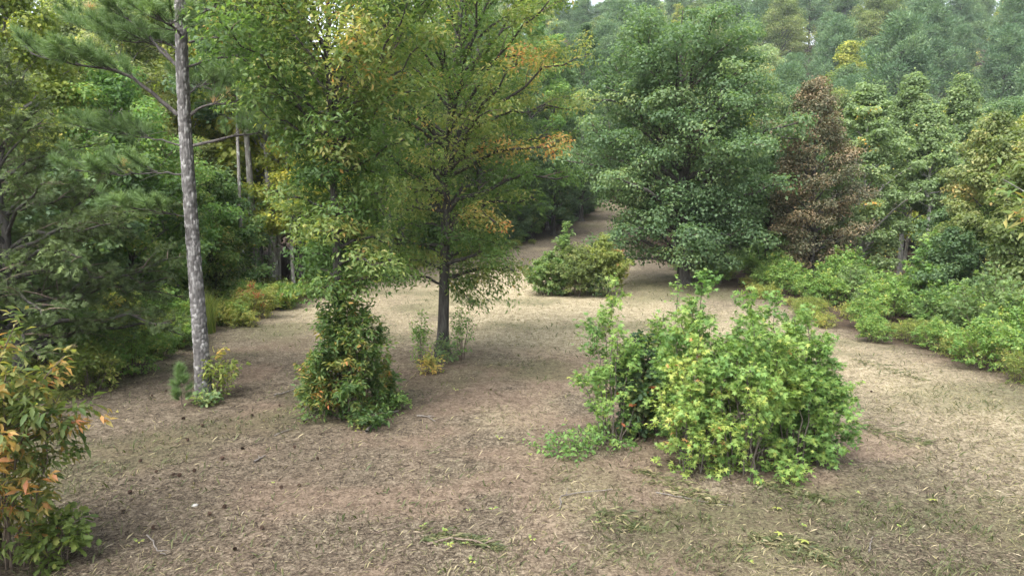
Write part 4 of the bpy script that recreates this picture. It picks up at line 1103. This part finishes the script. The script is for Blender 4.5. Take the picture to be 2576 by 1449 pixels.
for row, (off, kinds, s0, s1, sp) in enumerate((((-.55, .6), ('goldy', 'weedy', 'green'), .3, .8, .9), ((.8, 2.0), ('weedy', 'goldy', 'green'), .7, 1.0, 1.1), ((1.8, 3.2), ('green', 'weedy', 'teal'), .8, 1.1, 1.6))):
    y = 13.0
    while y < 58:
        k = kinds[g.integers(len(kinds))]
        x = float(edge_left(y)) - g.uniform(*off)
        where = ("fronting the left woods", "edging the left woods", "shaded by the left woods")[row]
        put_shrub(k, x, y, g.uniform(s0, s1), g.uniform(0, 6.28), f"{SK[k]} {where}", "shrubs and weeds of the left edge", g.uniform(.7, 1.0))
        y += sp * g.uniform(.75, 1.4) * (1 + .02 * y)

# ------------------------------------------------------------------ what singles out each of the copied plants
def first(v, *cuts):
    for lim, txt in cuts:
        if v < lim: return txt
    return cuts[-1][1]
INF = 1e9
def describe(group, kind, where, x, y):
    px = 1288 + FPX * x / max(y, 1)
    if "left woods" in group:
        tier = first(y, (24, "in the front rank"), (38, "in the second rank"), (INF, "deep inside"))
        return f"{kind} {tier} " + first(px, (60, "at the left border"), (430, "left of the big pine"), (640, "just right of the big pine"), (900, "behind the slender hickory"), (1120, "between both hickories"), (INF, "behind the dark hickory"))
    if "beside the far path" in group: return f"{kind} left of the far path, " + first(y, (70, "nearest the mown ground"), (86, "halfway along it"), (INF, "near its far end"))
    if "right of the far path" in group or "end of the path" in group or "right woods" in group:
        return f"{kind} " + first(y, (50, "close"), (66, "well back"), (INF, "far back")) + " " + first(px, (1640, "beside the far path"), (1900, "behind the big oak"), (2100, "behind the rusty tree"), (2320, "behind the poplars"), (2480, "by the olive oak"), (INF, "at the right border"))
    if "hillside" in group:
        return f"{kind} " + first(y, (140, "low on"), (190, "halfway up"), (235, "high on"), (INF, "topping")) + " the hillside " + first(px, (1450, "behind the dark hickory"), (1600, "above the far path"), (1900, "above the big oak"), (2090, "above the rusty tree"), (2270, "above the yellow flecked poplar"), (2430, "above the white trunked poplar"), (INF, "above the olive oaks"))
    if "right bank" in group:
        return f"{kind} {where} " + first(px, (1900, "by the big oak"), (2100, "beyond the sweetgum thicket"), (2320, "below the poplars"), (INF, "near the right border"))
    return f"{kind} {where} " + first(px, (430, "left of the pine"), (700, "right of the pine"), (1000, "past the slender hickory"), (INF, "past the dark hickory"))
ORD = ["", "second", "third", "fourth", "fifth", "sixth", "seventh", "eighth", "ninth", "tenth"]
bag = {}
for r, gp, kd, wh, x, y in AUTO: bag.setdefault(describe(gp, kd, wh, x, y), []).append((x / max(y, 1), r))
for txt, rows in bag.items():
    rows.sort(key=lambda a: a[0])
    for i, (_, r) in enumerate(rows):
        n = len(rows)
        if n == 1: r['label'] = txt
        elif i == 0: r['label'] = txt + ", leftmost"
        elif i == n - 1: r['label'] = txt + ", rightmost"
        else: r['label'] = txt + ", " + (ORD[i] if i < 10 else f"{i + 1}th") + " from left"

for px, py, H_, R_, tpl, mt, L_, hu, lab, sd2 in (
    (300, 886, 1.7, 1.0, 'quad', 'weed', .10, .62, "yellow green sapling thicket between the young pine and the tall grass", 421),
    (412, 862, 1.5, .9, 'quad', 'shrub', .11, .62, "leafy green shrub at the woods edge left of the pine trunk", 422),
    (190, 935, 1.6, .9, 'quad', 'shrub', .11, .55, "dark leafy shrub behind the front left bush", 423),
    (640, 802, 1.1, .8, 'quad', 'sumac', .09, .56, "reddish and yellow shrub at the woods edge right of the pine", 424),
    (690, 778, .9, .7, 'quad', 'shrub', .10, .85, "bright green low shrub ending the woods edge near the left track", 425),
    (585, 815, .75, .6, 'quad', 'shrub', .08, .85, "small light green weed on the straw right of the pine", 426),
    (220, 985, .9, .7, 'quad', 'weed', .09, .5, "low weedy shrub at the mown edge behind the front left bush", 427)):
    x, y, z = spot(px, py)
    add_shrub("edge_shrub", lab, "shrub", (x, y, z), H_, R_, 18, tpl, mt, L_, .5, sd2, hue=hu, per=10, step=.13, dome=.45)

# ------------------------------------------------------------------ grass, straw and litter on the mown ground
def scatter_ground(n, seed, y0, y1):
    g = np.random.default_rng(seed)
    px = g.uniform(-250, 2826, n); py = y0 + (y1 - y0) * g.random(n)
    p = ground_many(px, py); ok = np.isfinite(p[:, 0]) & (p[:, 1] < 62)
    p = p[ok]
    ok = in_clearing(p[:, 0], p[:, 1], -.4)
    return g, p[ok]

def lay(name, g, p, L, W, tilt, hue, mat, off=.006, lift=0.0):
    """one mesh of small bent blades (4 triangles each) lying on, or rising from, the ground"""
    n = len(p); x, y = p[:, 0], p[:, 1]; z = hz(x, y) + .035 * (fbm(x / .6, y / .6, 3) - .5) + off + lift * g.random(n)
    a = g.uniform(0, 6.28, n); D = np.column_stack([np.cos(a) * np.cos(tilt), np.sin(a) * np.cos(tilt), np.sin(tilt)])
    Bv = np.column_stack([-np.sin(a), np.cos(a), g.normal(0, .35, n)]); Bv = nrm(Bv)
    O = np.column_stack([x, y, z]); bend = np.column_stack([np.zeros(n), np.zeros(n), -.25 * L * np.sin(tilt)]) + Bv * (L * g.normal(0, .12, n))[:, None]
    w = (W / 2)[:, None] * Bv
    mid = O + D * (L * .5)[:, None]; end = O + D * L[:, None] + bend
    v = np.stack([O - w, O + w, mid + w * .9, end], 1).reshape(-1, 3)
    k = np.arange(n)[:, None] * 4
    tr = np.concatenate([np.array([[0, 1, 2]]) + k, np.array([[0, 2, 3]]) + k])
    link(name, build_mesh(name, v, tris=tr, mat=mat, attrs={"hue": np.repeat(np.clip(hue, 0, 1), 4)}), kind='stuff')

g, p = scatter_ground(215000, 501, 560, 1520)
st, gn, br, wd = masks(p[:, 0], p[:, 1]); n = len(p); dist = p[:, 1]
keep = g.random(n) > .55 * br; p, st, gn, wd, dist = p[keep], st[keep], gn[keep], wd[keep], dist[keep]; n = len(p)
lay("dry_litter", g, p, (.02 + .085 * g.random(n) ** 2.4) * (1 + dist * .02), g.uniform(.0022, .0050, n) * (1 + dist * .03), g.uniform(-.05, .3, n),
    np.clip(.34 + .46 * st - .25 * wd + g.normal(0, .22, n), 0, 1), M['litter'])
g, p = scatter_ground(110000, 502, 590, 1500)
st, gn, br, wd = masks(p[:, 0], p[:, 1]); keep = g.random(len(p)) < np.clip(.95 * st + .08, 0, 1) * (1 - .8 * wd); p = p[keep]; n = len(p); st = st[keep]
lay("straw_stubble", g, p, g.uniform(.04, .11, n) * (1 + p[:, 1] * .02), g.uniform(.0025, .0048, n) * (1 + p[:, 1] * .03), g.uniform(.1, 1.0, n), np.clip(.64 + g.normal(0, .16, n), 0, 1), M['grass'])
g, p = scatter_ground(150000, 503, 590, 1500)
st, gn, br, wd = masks(p[:, 0], p[:, 1]); tuft = fbm(p[:, 0] / .35 + 5, p[:, 1] / .35, 3)
keep = (g.random(len(p)) < np.clip(.34 * gn + .06, 0, 1)) & (tuft > .5); p = p[keep]; n = len(p)
lay("green_grass", g, p, g.uniform(.05, .14, n) * (1 + p[:, 1] * .02), g.uniform(.005, .010, n) * (1 + p[:, 1] * .03), g.uniform(.3, 1.3, n), np.clip(.22 + g.normal(0, .16, n), 0, .8), M['grass'])
# shed leaves near the trees and along the edges
g, p = scatter_ground(30000, 504, 600, 1500)
near = np.exp(-((np.hypot(p[:, 0] + 4.4, p[:, 1] - 12.2)) / 3.5) ** 2) + np.exp(-((np.hypot(p[:, 0] - 3.6, p[:, 1] - 10.3)) / 2.2) ** 2) + .12
keep = g.random(len(p)) < .5 * near; p = p[keep]; n = len(p)
lay("leaf_litter", g, p, g.uniform(.035, .07, n), g.uniform(.012, .026, n), g.uniform(0, .3, n), np.clip(.30 + g.normal(0, .2, n), 0, 1), M['litter'], off=.01)

# rows of cut stalks left by the mower, and tiny sprouts
def windrow(way, n, wid, hue, label, seed):
    g = np.random.default_rng(seed); P = np.array([ground(*q) for q in way]); x0, y0 = P[0]
    n = int(n * .7); wid *= 1.3; root = thing("grass_windrow", label, "cut grass", (x0, y0, hz1(x0, y0)))
    u = g.random(n) * (len(P) - 1); i = np.minimum(u.astype(int), len(P) - 2); f = (u - i)[:, None]
    c = P[i] * (1 - f) + P[i + 1] * f; t = nrm(P[i + 1] - P[i]); nn = np.column_stack([-t[:, 1], t[:, 0]])
    c = c + nn * (g.normal(0, wid, n) * np.sin(np.pi * (.1 + .8 * u / (len(P) - 1))))[:, None]
    a = np.arctan2(t[:, 1], t[:, 0]) + g.normal(0, .9, n); L = .04 + .22 * g.random(n) ** 2
    D = np.column_stack([np.cos(a), np.sin(a), g.normal(.02, .06, n)]); B = np.column_stack([-np.sin(a), np.cos(a), np.zeros(n)]) * .0026
    O = np.column_stack([c, hz(c[:, 0], c[:, 1]) + .010 + .035 * g.random(n) ** 2]) - np.array(root.location); E = O + D * L[:, None]; Mi = (O + E) / 2 + np.column_stack([nn * g.normal(0, .02, (n, 1)), np.abs(g.normal(0, .012, n))])
    v = np.stack([O - B, O + B, Mi + B, E], 1).reshape(-1, 3); k = np.arange(n)[:, None] * 4
    tr = np.concatenate([np.array([[0, 1, 2]]) + k, np.array([[0, 2, 3]]) + k])
    link("stalks", build_mesh("stalks", v, tris=tr, mat=M['grass'], attrs={"hue": np.repeat(np.clip(hue + .02 + g.normal(0, .25, n), 0, .85), 4)}), root, kind='stuff')
windrow([(1060, 1362), (1120, 1352), (1190, 1362), (1260, 1384)], 420, .05, .22, "dark matted row of cut grass across the middle foreground", 551)
windrow([(1590, 1180), (1660, 1205), (1730, 1240), (1800, 1265)], 520, .10, .42, "yellow green row of cut stalks in front of the thicket's left foot", 552)
windrow([(1905, 1215), (1990, 1238), (2080, 1262)], 300, .05, .30, "thin row of cut stalks in front of the thicket's right foot", 553)
windrow([(1880, 1345), (1990, 1375), (2080, 1410)], 420, .09, .40, "loose row of cut stalks in the lower right foreground", 554)
windrow([(2150, 905), (2230, 930), (2320, 958)], 420, .14, .26, "brown row of cut stalks on the straw right of the thicket", 555)
windrow([(2140, 1060), (2230, 1095), (2330, 1120)], 360, .12, .30, "dark cut row on the straw beyond the thicket's right end", 556)
windrow([(1500, 1290), (1560, 1310), (1600, 1335)], 300, .14, .25, "scattered green cuttings right of the bent stick", 557)
def tiny_sprout():
    g = np.random.default_rng(561); n = 7; a = g.uniform(0, 6.28, n)
    P = np.column_stack([.02 * np.cos(a), .02 * np.sin(a), g.uniform(.02, .09, n)]); D = np.column_stack([np.cos(a), np.sin(a), g.uniform(-.1, .5, n)])
    L = g.uniform(.045, .075, n); v = leaf_verts(T['leaf'], P, D, np.tile([0, 0, 1.], (n, 1)), L, L * .55)
    F = (T['leaf'][1][None] + (np.arange(n) * 8)[:, None, None]).reshape(-1, 3)
    return build_mesh("weed_sprout", v.reshape(-1, 3), tris=F, mat=M['shrub'], attrs={"hue": np.repeat(g.uniform(.6, 1, n), 8)})
ts = tiny_sprout(); g = np.random.default_rng(562)
for px, py in [(1113, 1350), (1132, 1378), (1172, 1375), (1232, 1370), (1188, 1420), (1063, 1330), (1340, 1366), (1480, 1262), (1500, 1320), (1240, 1290), (1180, 1295), (2020, 1330), (2150, 1245), (1890, 1420), (350, 1370), (690, 1225), (1330, 1150), (1260, 1105), (1420, 1060), (2260, 1330), (1150, 985), (1010, 1020)]:
    x, y = ground(px + g.uniform(-5, 5), py + g.uniform(-4, 4)); o = link("weed_sprout", ts, loc=(x, y, hz1(x, y) + .015)); q = g.uniform(.5, .95); o.scale = (q, q, q); o.rotation_euler = (0, 0, g.uniform(0, 6.28))
    o['label'] = "tiny bright green weed sprout on the mown ground"; o['category'] = "sprout"; o['group'] = "tiny green sprouts on the mown ground"

# tall grass at the left woods edge
def tall_grass(px, py, H, n, label, seed, hue=.25):
    g = np.random.default_rng(seed); x, y, z = spot(px, py)
    root = thing("grass_clump", label, "grass", (x, y, z), None)
    a = g.uniform(0, 6.28, n); r = .45 * np.sqrt(g.random(n)); o = np.column_stack([r * np.cos(a), r * np.sin(a), np.zeros(n)])
    L = H * g.uniform(.5, 1.1, n); az = g.uniform(0, 6.28, n); ln = g.uniform(.1, .55, n) * L
    dirh = np.column_stack([np.cos(az), np.sin(az), np.zeros(n)]); w = np.column_stack([-np.sin(az), np.cos(az), np.zeros(n)]) * .009
    m1 = o + dirh * (ln * .25)[:, None] + np.array([0, 0, 1.]) * (L * .55)[:, None]; e = o + dirh * ln[:, None] + np.array([0, 0, 1.]) * (L * .95)[:, None]
    v = np.stack([o - w, o + w, m1 + w, m1 - w, e], 1).reshape(-1, 3); k = np.arange(n)[:, None] * 5
    tr = np.concatenate([np.array([[0, 1, 2]]) + k, np.array([[0, 2, 3]]) + k, np.array([[3, 2, 4]]) + k])
    link("blades", build_mesh("blades", v, tris=tr, mat=M['weed'], attrs={"hue": np.repeat(np.clip(hue + g.normal(0, .2, n), 0, 1), 5)}), root, kind='stuff')
tall_grass(500, 838, 1.35, 420, "tall yellow green grass behind the pine trunk at the woods edge", 511, .5)
tall_grass(425, 872, 1.05, 380, "arching grass clump left of the pine at the woods edge", 512, .45)
tall_grass(575, 812, .8, 320, "short pale grass clump right of the pine at the woods edge", 513, .6)
tall_grass(345, 905, .9, 320, "thin grass clump beside the bushy young pine", 514, .4)
tall_grass(845, 742, .9, 320, "low grass clump where the left track meets the woods", 515, .5)

# ------------------------------------------------------------------ fallen sticks, cones, leaves
def stick(way, r, label, seed, forks=1, mat='deadwood', up=.03):
    g = np.random.default_rng(seed)
    pts = []
    for px, py in way:
        x, y = ground(px, py); pts.append((x, y, hz1(x, y) + r + up * g.random()))
    pts = np.array(pts); o = pts[0].copy()
    root = thing("fallen_branch", label, "stick", tuple(o))
    s = np.linspace(0, 1, 12); k = np.linspace(0, 1, len(pts))
    c = np.column_stack([np.interp(s, k, pts[:, i]) for i in range(3)]) - o
    ln = np.linalg.norm(c[-1] - c[0]); c[1:-1, :2] += g.normal(0, .012 * ln, (10, 2)); c[1:-1, 2] += np.abs(g.normal(0, .006, 10))
    link("stem", Tubes().add(c, r, r * .45, 7).mesh("stem", M[mat]), root)
    for f in range(forks):
        j = int(g.integers(4, 10)); d = nrm(c[-1] - c[0]); d = rotz(d, g.choice([-1, 1]) * g.uniform(.35, .9)); L = ln * g.uniform(.15, .35)
        e = c[j] + d * L; e[2] = c[j][2] + .02
        link("side_twig", Tubes().add(bez(c[j], (c[j] + e) / 2 + np.array([0, 0, .02]), e, 5), r * .55, r * .25, 5).mesh("side_twig", M[mat]), root)
stick([(922, 1092), (945, 1068), (975, 1047), (1002, 1037)], .027, "thick weathered grey branch lying right of the hickory sprouts", 521, 2)
stick([(1050, 1047), (1075, 1052), (1095, 1065)], .014, "small curved grey branch right of the thick weathered one", 522, 2)
stick([(1408, 1285), (1410, 1258), (1450, 1245), (1540, 1235)], .012, "long bent stick with a right angle lying on open ground", 523, 1)
stick([(690, 1098), (712, 1090), (735, 1082)], .010, "short pale forked stick left of the hickory sprouts", 524, 1)
stick([(765, 1065), (800, 1040), (845, 1003)], .014, "leaning bare stick propped across the left foot of the hickory sprouts", 525, 1)
stick([(640, 1165), (655, 1155), (668, 1148)], .016, "stubby pale chip of wood on bare earth", 526, 1)
stick([(370, 1350), (395, 1385), (418, 1400)], .010, "thin crooked twig at the lower left of the open ground", 527, 1)
stick([(690, 1000), (720, 990), (745, 980)], .018, "pale broken stick on leaf litter right of the pine", 528, 0)
stick([(1075, 1372), (1130, 1360), (1190, 1368), (1240, 1385)], .016, "dark matted stalk lying across the foreground", 529, 2, 'twig')
stick([(1690, 1105), (1720, 1150)], .010, "thin stick leaning at the thicket's left foot", 530, 0)
stick([(1855, 1190), (1920, 1182), (2010, 1172)], .009, "long thin cane lying along the thicket's front foot", 531, 0)
stick([(1650, 1240), (1740, 1258), (1850, 1275)], .008, "straight dry stalk on brown earth in front of the thicket", 532, 0)
stick([(940, 1345), (1000, 1330), (1040, 1318)], .008, "slim brown stalk on the foreground earth", 533, 0, 'twig')
stick([(2000, 905), (2070, 925), (2110, 940)], .02, "dark mown stalk among the straw on the right", 534, 1, 'twig')
stick([(2185, 1395), (2190, 1370), (2195, 1352)], .008, "short pale upright twig in the lower right straw", 535, 0)

def pine_cone_mesh():
    V, F = [], []; n = 0
    for r in range(7):
        t = r / 6; rad = .030 * math.sin(math.pi * (.18 + .74 * t)) + .004
        for k in range(8):
            a = 2 * math.pi * (k + .5 * (r % 2)) / 8; d = np.array([math.cos(a), math.sin(a), .35]); s = np.array([-math.sin(a), math.cos(a), 0])
            o = np.array([0, 0, .07 * t]); tip = o + d * rad
            V += [o + s * .006, o - s * .006, tip - s * .009, tip + s * .009, tip + np.array([0, 0, -.006])]
            F += [[n, n + 1, n + 2], [n, n + 2, n + 3], [n + 3, n + 2, n + 4]]; n += 5
    return build_mesh("pine_cone", np.array(V) * .62, tris=F, mat=M['cone'])
cone = pine_cone_mesh()
g = np.random.default_rng(541)
cones = [(395, 1190), (488, 1192), (428, 1200), (453, 1198), (530, 1293), (563, 1282), (658, 1328), (710, 1232), (750, 1225), (380, 1000), (420, 985), (470, 1108), (610, 1130), (560, 1155), (330, 1240), (305, 1290), (390, 1325), (640, 1050), (700, 1020), (515, 1075), (455, 1055), (740, 1130), (800, 1160), (585, 1385), (350, 1165), (2195, 985)]
for px, py in cones:
    x, y = ground(px + g.uniform(-4, 4), py + g.uniform(-3, 3))
    o = link("pine_cone", cone, loc=(x, y, hz1(x, y) + .03)); o.rotation_euler = (g.uniform(1.2, 1.9), g.uniform(-.4, .4), g.uniform(0, 6.28))
    s = g.uniform(.9, 1.4); o.scale = (s, s, s)
    o['label'] = "dark brown pine cone dropped on the mown ground"; o['category'] = "pine cone"; o['group'] = "pine cones dropped on the mown ground"
fl = build_mesh("fallen_leaf", T['star'][0] * 1.0, tris=T['star'][1], mat=M['sweetgum'], attrs={"hue": np.full(len(T['star'][0]), .88)})
for (px, py, s, lab) in ((1965, 1495 - 210, .13, "pale yellow fallen leaf on brown earth in front of the thicket"), (2037, 1372, .15, "cream fallen sweetgum leaf in the lower right straw"), (2352, 1262, .14, "pale fallen leaf on the straw far right"), (1965, 1355, .12, "small green yellow leaf lying on the foreground earth")):
    x, y = ground(px, py); o = link("fallen_leaf", fl, loc=(x, y, hz1(x, y) + .045)); o.scale = (s, s, s); o.rotation_euler = (.15, -.1, g.uniform(0, 6.28))
    o['label'] = lab; o['category'] = "leaf"
# pale stone
def stone(px, py, r, label, seed):
    import bmesh
    bm = bmesh.new(); bmesh.ops.create_icosphere(bm, subdivisions=3, radius=1)
    for v in bm.verts:
        c = v.co; k = 1 + .35 * (float(vnoise(np.array([c.x * 1.7 + seed]), np.array([c.y * 1.7 + c.z * 1.3 + 30]))[0]) - .5)
        v.co = Vector((c.x * r * k * 1.3, c.y * r * k, c.z * r * k * .55))
    me = bpy.data.meshes.new("stone"); bm.to_mesh(me); bm.free(); me.materials.append(M['palebark'])
    x, y = ground(px, py); o = link("stone", me, loc=(x, y, hz1(x, y) + r * .2)); o['label'] = label; o['category'] = "stone"
stone(490, 1272, .035, "small pale grey stone on the bare earth lower left", 7)

# ------------------------------------------------------------------ haze
def haze():
    x0, x1, y0, y1, z0, z1 = -450, 450, -100, 650, -14, 92
    v = np.array([[x, y, z] for z in (z0, z1) for y in (y0, y1) for x in (x0, x1)], float)
    q = [[0, 2, 3, 1], [4, 5, 7, 6], [0, 1, 5, 4], [2, 6, 7, 3], [0, 4, 6, 2], [1, 3, 7, 5]]
    m, n, l = nt("haze")
    pv = n.new("ShaderNodeVolumePrincipled"); pv.inputs["Color"].default_value = (.86, .93, 1.0, 1); pv.inputs["Density"].default_value = .00022
    pv.inputs["Anisotropy"].default_value = .2
    o = n.new("ShaderNodeOutputMaterial"); l.new(pv.outputs[0], o.inputs["Volume"])
    link("haze", build_mesh("haze", v, quads=q, mat=m), kind='stuff')
haze()
